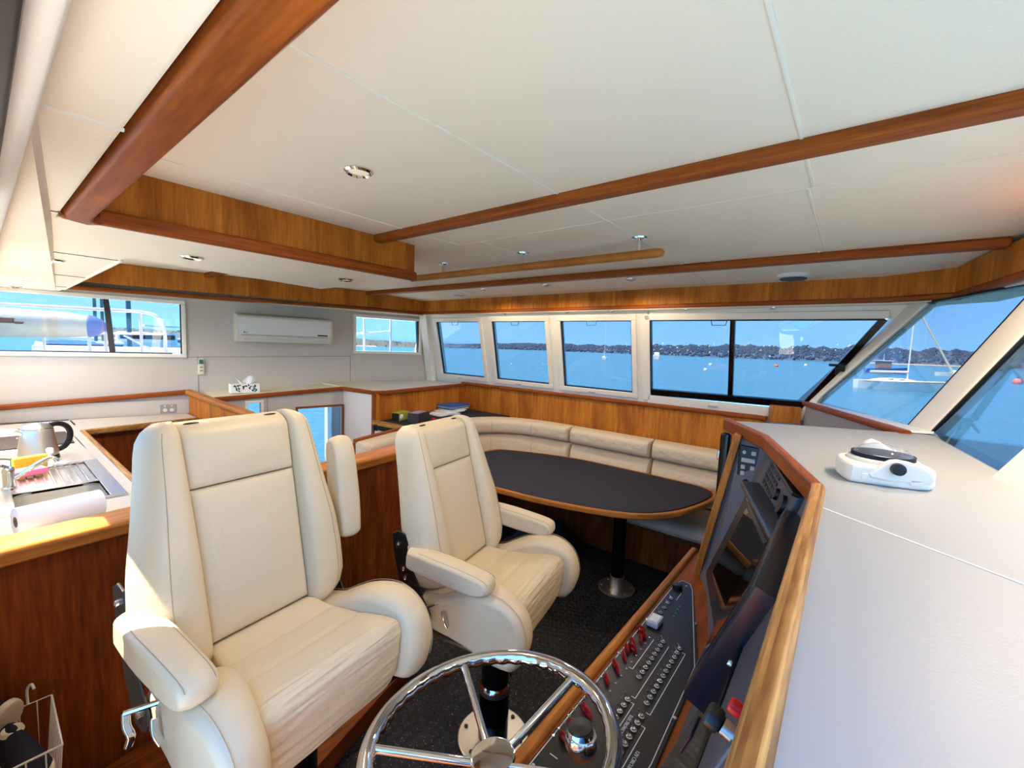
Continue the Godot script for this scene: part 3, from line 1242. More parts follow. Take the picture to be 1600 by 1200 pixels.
# ---------------------------------------------------------------- galley
func build_galley() -> void:
	# bulkhead behind the helm seats with its wide wooden cap
	var m := MB.new()
	var pa := Vector3(-0.05, 0, -2.12)
	var pb := Vector3(1.95, 0, -2.37)
	m.bar(pa + Vector3(0, 0.505, -0.03), pb + Vector3(0, 0.505, -0.03), 0.035, 1.0, 0.0)
	struct("wall_galley", m, M.mahogany, Vector3.UP)
	m = MB.new()
	m.bar(pa + Vector3(0, 1.022, -0.065), pb + Vector3(0.02, 1.022, -0.065), 0.17, 0.06, 0.016, Vector3.UP, 3)
	struct("trim_30", m, M.honey, Vector3(1, 0, -0.12))
	m = MB.new()
	m.prism(V2([-0.1, -2.10, 1.46, -2.29, 1.46, -1.73, 0.55, -1.46, -0.1, -1.42]), 0.0, 0.09, 0.008)
	struct("floor_001", m, M.mahogany, Vector3.RIGHT)
	# worktop in an L round the sink opening
	var t := thing("galley_worktop", "pale laminate galley worktop with a wooden front edging", "worktop", Vector3(0, 0, 0))
	m = MB.new()
	for q in [[-0.05, 0.02, -2.28, -5.42], [0.02, 0.44, -2.28, -2.74], [0.02, 0.44, -3.60, -5.35], [0.435, 0.50, -2.28, -5.32]]:
		m.box(Vector3((q[0] + q[1]) / 2, 0.962, (q[2] + q[3]) / 2), Vector3(q[1] - q[0], 0.04, q[2] - q[3]))
	m.prism(V2([0.49, -4.72, 1.30, -4.83, 1.30, -5.19, 0.49, -5.36]), 0.942, 0.982)
	obj("top", m, M.worktop, t)
	m = MB.new()
	m.sweep(rrect(0.034, 0.046, 0.012), V3([0.505, 0.966, -2.30, 0.505, 0.966, -4.72, 0.55, 0.966, -4.735, 1.30, 0.966, -4.84]))
	obj("edging", m, M.teak, t, Vector3.BACK)
	t = thing("galley_cupboard", "dark wooden galley cupboard front under the aft worktop", "cupboard", Vector3(0.9, 0, -4.85), 0.13)
	obj("body", MB.new().box(Vector3(0, 0.47, -0.16), Vector3(0.78, 0.93, 0.26)), M.mahogany, t, Vector3.UP)
	for k in 2:
		obj("door", MB.new().box(Vector3(-0.195 + 0.39 * k, 0.50, -0.02), Vector3(0.375, 0.78, 0.022), 0.004), M.mahogany, t, Vector3.UP)
		var h := MB.new()
		h.lathe(V2([0.012, 0.0, 0.012, 0.012, 0.008, 0.018, 0.001, 0.02]), Vector3(-0.05 + 0.10 * k, 0.80, -0.008), 12, Basis(Vector3.RIGHT, PI / 2))
		obj("knob", h, M.chrome, t)
	t = thing("galley_cupboard", "dark wooden galley cupboard run under the starboard worktop and sink", "cupboard", Vector3(0.0, 0, -3.8))
	m = MB.new()
	m.box(Vector3(0.45, 0.47, -0.35), Vector3(0.03, 0.93, 2.3))
	m.box(Vector3(0.45, 0.36, 1.15), Vector3(0.03, 0.70, 0.72))
	obj("front", m, M.mahogany, t, Vector3.UP)
	# white splashback, wooden rail above it
	m = MB.new(AFT)
	m.box(Vector3(-3.3, 1.05, 0.012), Vector3(1.30, 0.14, 0.02), 0.0, 1, Basis(Vector3.BACK, 0.0))
	struct("trim_31", m, M.worktop)
	m = MB.new(AFT)
	m.bar(Vector3(-3.98, 1.108, 0.03), Vector3(-2.655, 1.198, 0.03), 0.05, 0.046, 0.014)
	struct("trim_32", m, M.cherry, Vector3.RIGHT)
	# companionway side with its own cap
	m = MB.new()
	m.box(Vector3(1.335, 0.58, -4.45), Vector3(0.03, 1.16, 1.47))
	struct("wall_companionway", m, M.veneer, Vector3.UP)
	m = MB.new()
	m.bar(Vector3(1.325, 1.195, -5.22), Vector3(1.345, 1.155, -3.70), 0.075, 0.045, 0.016)
	struct("trim_33", m, M.honey, Vector3.BACK)
	# double socket
	var so := thing("double_socket", "grey double power socket on the galley splashback", "socket", AFT * Vector3(-2.845, 1.035, 0.022))
	so.basis = AFT.basis
	obj("plate", MB.new().box(Vector3.ZERO, Vector3(0.125, 0.085, 0.012), 0.004), M.socket_grey, so)
	for s in [-1, 1]:
		obj("outlet", MB.new().lathe(V2([0.017, 0.0, 0.016, 0.003, 0.001, 0.003]), Vector3(0.026 * s, -0.012, 0.005), 14, Basis(Vector3.RIGHT, PI / 2)), M.white, so)
		var slots := MB.new()
		for a in [-0.5, 0.5]:
			slots.box(Vector3(0.026 * s + 0.006 * signf(a), -0.008, 0.0085), Vector3(0.002, 0.009, 0.002), 0, 1, Basis(Vector3.BACK, a))
		slots.box(Vector3(0.026 * s, -0.020, 0.0085), Vector3(0.002, 0.008, 0.002))
		obj("slot", slots, M.black, so)
		obj("switch", MB.new().box(Vector3(0.026 * s, 0.028, 0.008), Vector3(0.012, 0.016, 0.008), 0.002), M.white, so)
	# sink unit
	t = thing("sink", "stainless steel sink with ribbed drainer let into the galley worktop", "sink", Vector3(0.23, 0.982, -3.16))
	m = MB.new()
	# top plate: bars round the bowl, and the drainer beyond it
	for q in [[-0.21, 0.21, 0.40, 0.44], [-0.21, -0.15, -0.44, 0.40], [0.15, 0.21, -0.44, 0.40], [-0.15, 0.15, -0.44, -0.41], [-0.15, 0.15, 0.05, 0.09]]:
		m.box(Vector3((q[0] + q[1]) / 2, 0.004, (q[2] + q[3]) / 2), Vector3(q[1] - q[0], 0.006, q[3] - q[2]), 0.002)
	obj("rim", m, M.steel, t)
	m = MB.new()
	m.box(Vector3(0, -0.004, -0.18), Vector3(0.30, 0.004, 0.46))
	for k in 9:
		m.bar(Vector3(-0.12 + 0.03 * k, 0.001, -0.40), Vector3(-0.12 + 0.03 * k, -0.001, 0.03), 0.011, 0.008, 0.0035)
	obj("drainer", m, M.steel, t)
	m = MB.new()
	var bowl := rrect(0.30, 0.31, 0.06, 4)
	var ins := rrect(0.27, 0.28, 0.06, 4)
	var n := bowl.size()
	for ring in [[bowl, 0.0], [bowl, -0.01], [ins, -0.13], [ins, -0.15], [bowl, -0.155], [bowl, 0.0]]:
		for q in ring[0]:
			m.p(Vector3(q.x, ring[1], q.y + 0.245))
	for k in 5:
		for j in n:
			m.quad(k * n + j, k * n + (j + 1) % n, (k + 1) * n + (j + 1) % n, (k + 1) * n + j)
	m.close(0)
	m.box(Vector3(0, -0.148, 0.245), Vector3(0.26, 0.006, 0.27))
	obj("bowl", m, M.bowl_steel, t)
	obj("waste", MB.new().lathe(V2([0.035, -0.145, 0.034, -0.140, 0.025, -0.142, 0.001, -0.143]), Vector3(0, 0, 0.245), 16), M.chrome, t)
	# mixer tap
	t = thing("mixer_tap", "chrome mixer tap standing at the back of the galley sink", "tap", Vector3(0.075, 0.988, -3.17))
	obj("body", MB.new().lathe(V2([0.028, 0.0, 0.028, 0.008, 0.021, 0.014, 0.021, 0.085, 0.023, 0.09, 0.018, 0.11, 0.001, 0.112]), Vector3.ZERO, 18), M.chrome, t)
	obj("spout", MB.new().tube(smooth(V3([0.01, 0.045, 0, 0.07, 0.09, 0.0, 0.13, 0.125, -0.01, 0.155, 0.125, -0.012, 0.165, 0.105, -0.012]), 4), 0.012, 10), M.chrome, t)
	obj("lever", MB.new().tube(smooth(V3([0.0, 0.11, 0, -0.02, 0.125, 0.02, -0.03, 0.13, 0.06, -0.03, 0.14, 0.10]), 3), 0.008, 8), M.chrome, t)
	# cloths and sponges behind the sink
	tag(obj("sponge", MB.new().box(Vector3(0.15, 1.012, -3.40), Vector3(0.13, 0.035, 0.09), 0.012, 2, Basis(Vector3.UP, 0.3)), M.pink), "pink sponge lying on the drainer beside the tap", "sponge")
	t = thing("sponge", "yellow scouring sponge with a green pad, upright behind the pink one", "sponge", Vector3(0.165, 1.0, -3.52), 0.3)
	obj("foam", MB.new().box(Vector3(0, 0.035, 0), Vector3(0.14, 0.07, 0.035), 0.01, 2), mat("yellow", Color(0.78, 0.70, 0.16), 0.8), t)
	obj("scourer", MB.new().box(Vector3(0, 0.035, -0.022), Vector3(0.14, 0.07, 0.01), 0.004), M.teal, t)
	var b := MB.new()
	b.tube(V3([0.235, 1.0, -3.50, 0.24, 1.07, -3.53]), 0.008, 8)
	b.box(Vector3(0.242, 1.085, -3.535), Vector3(0.03, 0.03, 0.05), 0.01, 2)
	tag(obj("dish_brush", b, M.white), "white dish brush standing by the sponges at the sink", "brush")
	# hob
	t = thing("hob", "dark glass hob set into the worktop behind the kettle", "hob", Vector3(0.24, 0.983, -4.48))
	obj("glass", MB.new().box(Vector3(0, 0.003, 0), Vector3(0.34, 0.008, 0.50), 0.003), mat("hob_glass", Color(0.15, 0.13, 0.125), 0.25), t)
	for z in [-0.12, 0.12]:
		obj("zone", MB.new().lathe(V2([0.085, 0.006, 0.085, 0.0078, 0.081, 0.0078, 0.081, 0.006]), Vector3(0, 0, z), 28), M.grey_gap, t)
	# kettle
	t = thing("kettle", "brushed steel electric kettle with a black handle on the worktop", "kettle", Vector3(0.215, 0.982, -3.83), 0.2)
	obj("base", MB.new().lathe(V2([0.088, 0.0, 0.09, 0.004, 0.088, 0.02, 0.08, 0.026]), Vector3.ZERO, 28), M.black, t)
	obj("body", MB.new().lathe(V2([0.086, 0.027, 0.088, 0.032, 0.082, 0.09, 0.073, 0.15, 0.069, 0.185, 0.066, 0.19]), Vector3.ZERO, 32), M.brushed, t)
	obj("lid", MB.new().lathe(V2([0.068, 0.19, 0.069, 0.195, 0.055, 0.212, 0.03, 0.221, 0.001, 0.224]), Vector3.ZERO, 28), M.steel, t)
	var sp := MB.new()
	sp.tube(V3([-0.05, 0.165, 0, -0.072, 0.18, 0, -0.088, 0.193, 0]), 0.022, 10, false, 0.012)
	obj("spout", sp, M.steel, t)
	obj("handle", MB.new().sweep(rrect(0.030, 0.020, 0.008), smooth(V3([0.055, 0.205, 0, 0.09, 0.208, 0, 0.125, 0.19, 0, 0.143, 0.15, 0, 0.138, 0.10, 0, 0.115, 0.06, 0, 0.086, 0.045, 0]), 3), Vector3(0, 0, 1)), M.black, t)
	obj("cord", MB.new().tube(smooth(V3([-0.085, 0.01, 0.0, -0.12, 0.03, 0.04, -0.16, 0.03, -0.02, -0.21, 0.006, -0.06]), 4), 0.004, 6), M.black, t)
	# paper towel roll behind the bulkhead cap
	t = thing("paper_towel_roll", "white paper towel roll lying along the bulkhead cap by the sink", "paper towel", Vector3(0.19, 1.037, -2.475), 0.22)
	obj("paper", MB.new().lathe(V2([0.02, -0.125, 0.054, -0.125, 0.055, -0.122, 0.055, 0.122, 0.054, 0.125, 0.02, 0.125, 0.02, -0.125]), Vector3.ZERO, 30, Basis(Vector3.BACK, PI / 2)), M.paper, t)
	obj("core", MB.new().lathe(V2([0.019, -0.126, 0.0205, -0.126, 0.0205, 0.126, 0.019, 0.126, 0.019, -0.126]), Vector3.ZERO, 20, Basis(Vector3.BACK, PI / 2)), mat("card", Color(0.55, 0.46, 0.35), 0.9), t)
	# air conditioner
	t = thing("air_conditioner", "white split air conditioner mounted high on the aft wall", "air conditioner", AFT * Vector3(-1.815, 1.72, 0.004))
	t.basis = AFT.basis
	m = MB.new()
	m.sweep(V2([0.0, 0.0, 0.10, 0.0, 0.155, 0.045, 0.175, 0.08, 0.178, 0.255, 0.16, 0.272, 0.0, 0.30]), V3([-0.46, 0, 0.0, 0.46, 0, 0.0]), Vector3.UP)
	obj("body", m, M.ac_white, t, Vector3.ZERO, 25)
	for s in [-1, 1]:
		m = MB.new()
		m.sweep(V2([0.0, -0.002, 0.105, -0.002, 0.160, 0.044, 0.18, 0.08, 0.183, 0.258, 0.163, 0.276, 0.0, 0.302]), V3([0.46 * s, 0, 0, 0.474 * s, 0, 0]), Vector3.UP)
		obj("end_cap", m, M.cream, t, Vector3.ZERO, 25)
	var fl := MB.new()
	fl.box(Vector3(0, 0.165, 0.180), Vector3(0.90, 0.165, 0.006), 0.002)
	obj("front_panel", fl, M.white, t)
	for k in 6:
		obj("top_grille", MB.new().box(Vector3(0, 0.283 + 0.0028 * (5 - k), 0.045 + 0.02 * k), Vector3(0.84, 0.005, 0.010), 0.002), M.ac_grey, t)
	obj("flap", MB.new().box(Vector3(0, 0.036, 0.140), Vector3(0.80, 0.058, 0.008), 0.003, 1, Basis(Vector3.RIGHT, -0.85)), M.ac_white, t)
	obj("slot", MB.new().box(Vector3(0, 0.070, 0.172), Vector3(0.84, 0.005, 0.006)), M.ac_grey, t)
	obj("display", MB.new().box(Vector3(0.365, 0.094, 0.1835), Vector3(0.11, 0.013, 0.004), 0.002), M.gloss_black, t)
	obj("badge", MB.new().lathe(V2([0.008, 0.0, 0.008, 0.003, 0.001, 0.003]), Vector3(-0.40, 0.098, 0.182), 12, Basis(Vector3.RIGHT, PI / 2)), M.fascia_grey, t)
	obj("badge", MB.new().box(Vector3(-0.38, 0.098, 0.184), Vector3(0.018, 0.008, 0.002)), M.ac_grey, t)
	# remote control in its holder
	t = thing("remote_control", "small grey remote control in a cradle on the aft wall", "remote", AFT * Vector3(-2.575, 1.45, 0.0))
	t.basis = AFT.basis
	obj("cradle", MB.new().box(Vector3(0, -0.03, 0.012), Vector3(0.058, 0.10, 0.022), 0.004), M.cream, t)
	obj("case", MB.new().box(Vector3(0, 0.0, 0.024), Vector3(0.046, 0.16, 0.018), 0.005), M.cream, t)
	obj("display", MB.new().box(Vector3(0, 0.05, 0.034), Vector3(0.036, 0.045, 0.003), 0.001), M.teal, t)
	for k in 2:
		obj("button", MB.new().box(Vector3(0, -0.005 - 0.035 * k, 0.034), Vector3(0.022, 0.009, 0.004), 0.002), M.fascia_grey, t)
	# aft shelf (white top, wooden nosing) and the block at the port corner
	m = MB.new()
	m.sweep(V2([-0.62, -0.03, 0.015, -0.03, 0.015, 0.0, -0.62, 0.0]), V3([1.36, 1.194, -4.577, 2.56, 1.25, -4.40]), Vector3.UP)
	var sh := struct("trim_34", m, M.cream)
	m = MB.new()
	m.prism(V2([2.54, -3.84, 2.66, -3.80, 3.965, -3.93, 3.965, -4.62, 2.56, -4.94, 2.54, -4.40]), 1.232, 1.264, 0.004)
	struct("trim_35", m, M.cream)
	m = MB.new()
	m.sweep(rrect(0.028, 0.042, 0.010), V3([1.36, 1.186, -4.562, 2.52, 1.243, -4.385, 2.545, 1.246, -3.85, 2.66, 1.248, -3.79, 3.97, 1.262, -3.925]))
	struct("trim_36", m, M.cherry, Vector3.RIGHT)
	m = MB.new()
	m.prism(V2([2.545, -3.86, 2.575, -3.86, 2.575, -4.42, 2.545, -4.42]), 0.0, 1.235)
	struct("wall_companionway_001", m, M.frame)
	m = MB.new()
	m.bar(Vector3(2.56, 0.62, -3.825), Vector3(3.965, 0.62, -3.945), 0.025, 1.235)
	struct("wall_locker", m, M.veneer, Vector3.UP)
	m = MB.new()
	m.box(Vector3(2.56, 0.62, -3.845), Vector3(0.045, 1.235, 0.045), 0.006)
	struct("trim_37", m, M.cherry, Vector3.UP)
	# tissue box
	t = thing("tissue_box", "patterned tissue box with a tissue pulled out, on the aft shelf", "tissue box", Vector3(1.68, 1.211, -4.78), -0.15)
	obj("carton", MB.new().box(Vector3(0, 0.045, 0), Vector3(0.25, 0.09, 0.12), 0.003), M.paper, t)
	var rng := RandomNumberGenerator.new()
	rng.seed = 4
	var leaf := [MB.new(), MB.new()]
	for k in 22:
		var q := Vector3(rng.randf_range(-0.115, 0.115), rng.randf_range(0.012, 0.08), 0.0605)
		leaf[k % 2].box(q, Vector3(0.022, 0.012, 0.002), 0.0009, 1, Basis(Vector3.BACK, rng.randf() * 3.0))
	obj("printed_leaves", leaf[0], M.navy, t)
	obj("printed_leaves", leaf[1], M.teal, t)
	var fy := func(u, v): return Vector3((u - 0.45) * 0.17 * (0.5 + v * 0.7), 0.088 + 0.085 * v * (0.65 + 0.35 * cos(u * 9.0)), 0.025 * sin(u * 8.0 + v * 2.0))
	obj("tissue", MB.new().pad(ends(14), ends(8), fy, func(u, v): return fy.call(u, v) + Vector3(0, 0, -0.002)), M.tissue, t)


# ---------------------------------------------------------------- dinette
# a point on the settee's line: s runs from the companionway end along the aft side, round the corner, to the console end; off is inward
var settee_path := []


func settee_point(s: float, off: float, y: float) -> Vector3:
	var total := 0.0
	var n := settee_path.size()
	for k in n - 1:
		total += settee_path[k].distance_to(settee_path[k + 1])
	var want := s * total
	for k in n - 1:
		var l: float = settee_path[k].distance_to(settee_path[k + 1])
		if want <= l or k == n - 2:
			var q: Vector2 = settee_path[k].lerp(settee_path[k + 1], want / l)
			var d0: Vector2 = (settee_path[k + 1] - settee_path[maxi(0, k - 1)]).normalized() if k > 0 else (settee_path[1] - settee_path[0]).normalized()
			var d1: Vector2 = (settee_path[mini(n - 1, k + 2)] - settee_path[k]).normalized() if k < n - 2 else (settee_path[n - 1] - settee_path[n - 2]).normalized()
			var d := d0.lerp(d1, want / l).normalized()
			var nn := Vector2(-d.y, d.x)
			return Vector3(q.x + nn.x * off, y, q.y + nn.y * off)
		want -= l
	return Vector3.ZERO


func settee_pad(s0: float, s1: float, y0: float, y1: float, thick: float, lean: float, r: float, wrinkle := 0.0) -> MB:
	var us := [0.0, 0.006, 0.02, 0.05]
	for k in 22:
		us.append(0.05 + 0.9 * (k + 0.5) / 22)
	us.append_array([0.95, 0.98, 0.994, 1.0])
	var front := func(u, v):
		var e: float = minf(rim(u, 40.0, 2.0), 1.0) * rim(v, 4.0, 2.2)
		var crease := wrinkle * sin(u * 46.0 + v * 9.0) * sin(v * PI) * (0.5 + 0.5 * sin(u * 13.0))
		return settee_point(lerpf(s0, s1, u), lean * (1.0 - v) + thick * e + crease, lerpf(y0, y1, v))
	var back := func(u, v): return settee_point(lerpf(s0, s1, u), lean * (1.0 - v) * 0.6 - 0.002, lerpf(y0, y1, v))
	return MB.new().pad(us, ends(14), front, back)


func build_dinette() -> void:
	# centre line of the back board, plan x, z
	var raw := V2([1.86, -3.05, 2.30, -3.18, 2.85, -3.29, 3.30, -3.30, 3.62, -3.18, 3.82, -2.92, 3.90, -2.58, 3.905, -2.2, 3.905, -1.4, 3.905, -0.55])
	settee_path = smooth(raw, 5)
	var t := thing("settee", "cream leather corner settee wrapped round the dinette table", "settee", Vector3(3.6, 0, -1.9))
	var move := Transform3D(Basis(), -t.position)
	var cuts := [0.0, 0.30, 0.625, 0.815, 1.0]
	for k in 4:
		for tier in 2:
			var m := settee_pad(cuts[k] + 0.0012, cuts[k + 1] - 0.0012, 0.80 if tier == 0 else 0.46, 0.975 if tier == 0 else 0.80, 0.135 if tier == 0 else 0.10, 0.0 if tier == 0 else 0.03, 0.04, 0.004 if k == 1 else 0.0015)
			for q in m.v.size():
				m.v[q] = move * m.v[q]
			obj("headrest_cushion" if tier == 0 else "back_cushion", m, M.sofa, t)
	# fan seams of the corner
	for s in [0.40, 0.52]:
		for tier in 2:
			var pts := []
			for k in 9:
				var v := 0.06 + 0.88 * k / 8.0
				var th := 0.135 if tier == 0 else 0.10
				var ln := 0.0 if tier == 0 else 0.03
				pts.append(move * settee_point(s, ln * (1 - v) + th * rim(v, 4.0, 2.2) + 0.001, lerpf(0.80 if tier == 0 else 0.46, 0.975 if tier == 0 else 0.80, v)))
			obj("seam", MB.new().tube(pts, 0.0025, 5), M.stitch, t)
	# seat cushions
	for k in 4:
		var us := [0.0, 0.006, 0.02, 0.05, 0.12, 0.2, 0.3, 0.4, 0.5, 0.6, 0.7, 0.8, 0.88, 0.95, 0.98, 0.994, 1.0]
		var s0: float = cuts[k] + 0.0015
		var s1: float = cuts[k + 1] - 0.0015
		var front := func(u, v): return settee_point(lerpf(s0, s1, u), lerpf(0.05, 0.62, v), 0.40 + 0.075 * rim(u, 40.0, 2.0) * rim(v, 9.0, 2.2))
		var back := func(u, v): return settee_point(lerpf(s0, s1, u), lerpf(0.05, 0.60, v), 0.40 - 0.05 * rim(u, 40.0, 2.0) * rim(v, 12.0, 2.2))
		var m := MB.new().pad(us, ends(16), front, back)
		for q in m.v.size():
			m.v[q] = move * m.v[q]
		obj("seat_cushion", m, M.sofa, t)
	var bs := MB.new()
	var bk := MB.new()
	var p0 := []
	var p1 := []
	for k in 41:
		p0.append(move * settee_point(k / 40.0, 0.46, 0.0))
		p1.append(move * settee_point(k / 40.0, -0.016, 0.0))
	bs.sweep(V2([-0.01, 0.0, 0.01, 0.0, 0.01, 0.36, -0.01, 0.36]), p0)
	obj("plinth", bs, M.mahogany, t, Vector3.UP)
	bk.sweep(V2([-0.01, 0.0, 0.01, 0.0, 0.01, 0.965, -0.01, 0.965]), p1)
	obj("back_board", bk, M.cherry, t, Vector3.UP)
	# wooden capping on the low end by the companionway
	var m := MB.new()
	var cp := []
	for k in 9:
		cp.append(move * settee_point(0.22 * k / 8.0, -0.005, 0.982))
	m.sweep(rrect(0.035, 0.028, 0.01), cp)
	obj("capping", m, M.cherry, t, Vector3.RIGHT)
	# table
	t = thing("dinette_table", "dark cloth topped dinette table with varnished wooden rim and rounded end", "table", Vector3(2.94, 0, -1.26))
	var outl := smooth(V2([2.50, -2.86, 2.50, -2.02, 2.585, -1.5, 2.74, -1.10, 2.97, -0.90, 3.30, -0.79, 3.56, -0.765, 3.705, -0.86, 3.74, -1.2, 3.73, -2.1, 3.52, -2.75, 3.30, -2.93]), 4, true)
	var loc := []
	for q in outl:
		loc.append(q - Vector2(2.94, -1.26))
	obj("top", MB.new().prism(loc, 0.646, 0.676, 0.004), M.mahogany, t, Vector3.BACK)
	m = MB.new()
	var lp := []
	for q in loc:
		lp.append(Vector3(q.x, 0.662, q.y))
	m.sweep(rrect(0.036, 0.042, 0.012), lp, Vector3.UP, true)
	obj("rim", m, M.honey, t, Vector3.BACK)
	var ins := []
	for q in loc:
		ins.append(Vector2(0.2, -0.6) + (q - Vector2(0.2, -0.6)) * 0.975)
	obj("cloth_inlay", MB.new().prism(ins, 0.674, 0.684, 0.003), M.cloth, t)
	obj("leg", MB.new().lathe(V2([0.047, 0.02, 0.047, 0.646]), Vector3.ZERO, 24), mat("dark_chrome", Color(0.20, 0.20, 0.21), 0.12, 1.0), t)
	obj("ferrule", MB.new().lathe(V2([0.051, 0.012, 0.051, 0.10, 0.048, 0.102]), Vector3.ZERO, 24), M.brushed, t)
	obj("foot_flange", MB.new().lathe(V2([0.135, 0.0, 0.135, 0.008, 0.128, 0.013, 0.05, 0.014]), Vector3.ZERO, 32), M.brushed, t)
	for k in 6:
		obj("bolt", MB.new().lathe(V2([0.008, 0.012, 0.007, 0.018, 0.001, 0.019]), Vector3(cos(k * 1.05) * 0.11, 0, sin(k * 1.05) * 0.11), 8), M.steel, t)
	# chart table behind the settee
	t = thing("chart_table", "dark topped chart table with wooden edge behind the settee back", "table", Vector3(3.0, 0, -3.6))
	m = MB.new()
	m.prism(V2([-0.44, -0.20, -0.44, 0.27, 0.2, 0.20, 0.62, 0.34, 0.93, 0.46, 0.93, -0.31]), 0.935, 0.957)
	obj("top", m, M.cloth, t)
	m = MB.new()
	m.bar(Vector3(-0.455, 0.942, -0.24), Vector3(-0.40, 0.942, 0.42), 0.045, 0.05, 0.01)
	obj("edge", m, M.teak, t, Vector3.BACK)
	obj("drawer_slot", MB.new().box(Vector3(-0.44, 0.895, 0.10), Vector3(0.03, 0.04, 0.52), 0.004, 1, Basis(Vector3.UP, 0.08)), M.black, t)
	obj("side", MB.new().box(Vector3(-0.43, 0.44, 0.08), Vector3(0.025, 0.86, 0.56), 0.0, 1, Basis(Vector3.UP, 0.08)), M.frame, t)
	var lt := MB.new()
	lt.box(Vector3(-0.462, 0.90, -0.17), Vector3(0.02, 0.075, 0.03), 0.005)
	lt.box(Vector3(-0.47, 0.885, -0.20), Vector3(0.02, 0.035, 0.04), 0.005)
	obj("catch", lt, M.black, t)


func box_item(called: String, label: String, at: Vector3, size: Vector3, turn: float, m: Material) -> Node3D:
	var t := thing(called, label, "box", at, turn)
	obj("carton", MB.new().box(Vector3(0, size.y / 2, 0), size, 0.003), m, t)
	return t


func small_things() -> void:
	# on the chart table
	var y := 0.958
	var t := box_item("carton", "small lime green and white carton at the corner of the chart table", Vector3(2.80, y, -3.72), Vector3(0.17, 0.085, 0.10), 0.25, M.lime)
	obj("printed_ball", MB.new().ball(Vector3(-0.05, 0.04, 0.048), Vector3(0.032, 0.03, 0.012)), M.paper, t)
	obj("end_label", MB.new().box(Vector3(-0.088, 0.04, 0), Vector3(0.006, 0.075, 0.09), 0.002), M.black, t)
	t = box_item("carton", "dark grey carton with white squares on its end, in front of the lime one", Vector3(2.86, y, -3.50), Vector3(0.22, 0.10, 0.13), 0.35, mat("carton_grey", Color(0.18, 0.18, 0.19), 0.6))
	obj("lid_print", MB.new().box(Vector3(0.0, 0.1005, -0.01), Vector3(0.19, 0.002, 0.10)), mat("lilac", Color(0.62, 0.58, 0.68), 0.6), t)
	for k in 2:
		obj("end_square", MB.new().box(Vector3(0.111, 0.072, 0.028 - 0.052 * k), Vector3(0.003, 0.03, 0.035)), M.paper, t)
	obj("end_panel", MB.new().box(Vector3(0.1095, 0.05, 0.0), Vector3(0.002, 0.098, 0.128)), M.gloss_black, t)
	obj("end_print", MB.new().box(Vector3(0.111, 0.025, 0.01), Vector3(0.003, 0.016, 0.05)), M.line_white, t)
	tag(obj("red_tag", MB.new().box(Vector3(3.03, y + 0.012, -3.47), Vector3(0.045, 0.022, 0.03), 0.006, 1, Basis(Vector3.UP, 0.4)), M.bright_red), "tiny red tag lying beside the grey carton", "tag")
	var rng := RandomNumberGenerator.new()
	rng.seed = 9
	var names := ["bottom sheaf of loose papers spread on the chart table", "crumpled white leaflet on the loose papers", "open white brochure over the papers", "thick magazine lying beneath the blue folders", "second magazine beneath the blue folders"]
	for k in 5:
		var c := Vector3(3.40 + 0.055 * k, y + 0.004 + 0.012 * k, -3.71 - 0.01 * k)
		var sz := Vector3(0.32 - 0.02 * k, 0.008, 0.23)
		var wob := k * 1.7
		var top := func(u, v): return c + Basis(Vector3.UP, 0.25 * sin(wob)) * Vector3((u - 0.5) * sz.x, 0.004 + (0.003 * sin(u * 7.0 + wob) * sin(v * 5.0 + k) + 0.003 if k < 3 else 0.0), (v - 0.5) * sz.z)
		var bot := func(u, v): return c + Basis(Vector3.UP, 0.25 * sin(wob)) * Vector3((u - 0.5) * sz.x, -0.004, (v - 0.5) * sz.z)
		tag(obj("paper_sheaf" if k < 3 else "magazine", MB.new().pad(ends(10), ends(8), top, bot), M.paper if k != 3 else M.tissue), names[k], "papers" if k < 3 else "magazine", "papers on the chart table")
	t = thing("folder", "pale blue folder under the darker blue one on the papers", "folder", Vector3(3.60, y + 0.072, -3.75), 0.12)
	obj("cover", MB.new().box(Vector3.ZERO, Vector3(0.33, 0.018, 0.23), 0.004), mat("pale_blue", Color(0.45, 0.58, 0.78), 0.5), t)
	t = thing("folder", "darker blue folder on top of the stack of papers", "folder", Vector3(3.60, y + 0.091, -3.76), 0.03)
	obj("cover", MB.new().box(Vector3.ZERO, Vector3(0.32, 0.018, 0.22), 0.004), M.blue, t)
	# dark bag on the settee, navy jacket heaped behind the port helm seat
	var f := func(u, v): return Vector3(2.40 + (u - 0.5) * 0.30, 0.49 + 0.32 * rim(u, 2.6, 2.0) * sin(v * PI * 0.5 + 0.2) * rim(v, 3.0, 2.0), -2.98 + (v - 0.5) * 0.20)
	tag(obj("bag", MB.new().pad(ends(12), ends(10), f, func(u, v): return Vector3(2.40 + (u - 0.5) * 0.30, 0.474, -2.98 + (v - 0.5) * 0.20)), M.black), "black soft bag leaning on the settee behind the port helm seat", "bag")
	var j := func(u, v):
		var e: float = rim(u, 2.4, 1.6) * rim(v, 2.4, 1.6)
		return Vector3(2.72 + u * 0.62, 0.004 + e * (0.22 + 0.06 * sin(u * 15.0 + v * 5.0) + 0.04 * sin(v * 17.0 - u * 6.0)), -2.30 + v * 0.55)
	t = thing("jacket", "crumpled navy blue jacket dropped on the floor under the dinette table", "jacket", Vector3.ZERO)
	obj("cloth", MB.new().pad(ends(30), ends(24), j, func(u, v): return Vector3(2.72 + u * 0.62, 0.002, -2.30 + v * 0.55)), M.navy, t)
	# wire basket of shoes on the bulkhead
	t = thing("wire_basket", "white wire basket hung on the galley bulkhead, holding shoes", "basket", Vector3(0.0, 0.30, -2.0))
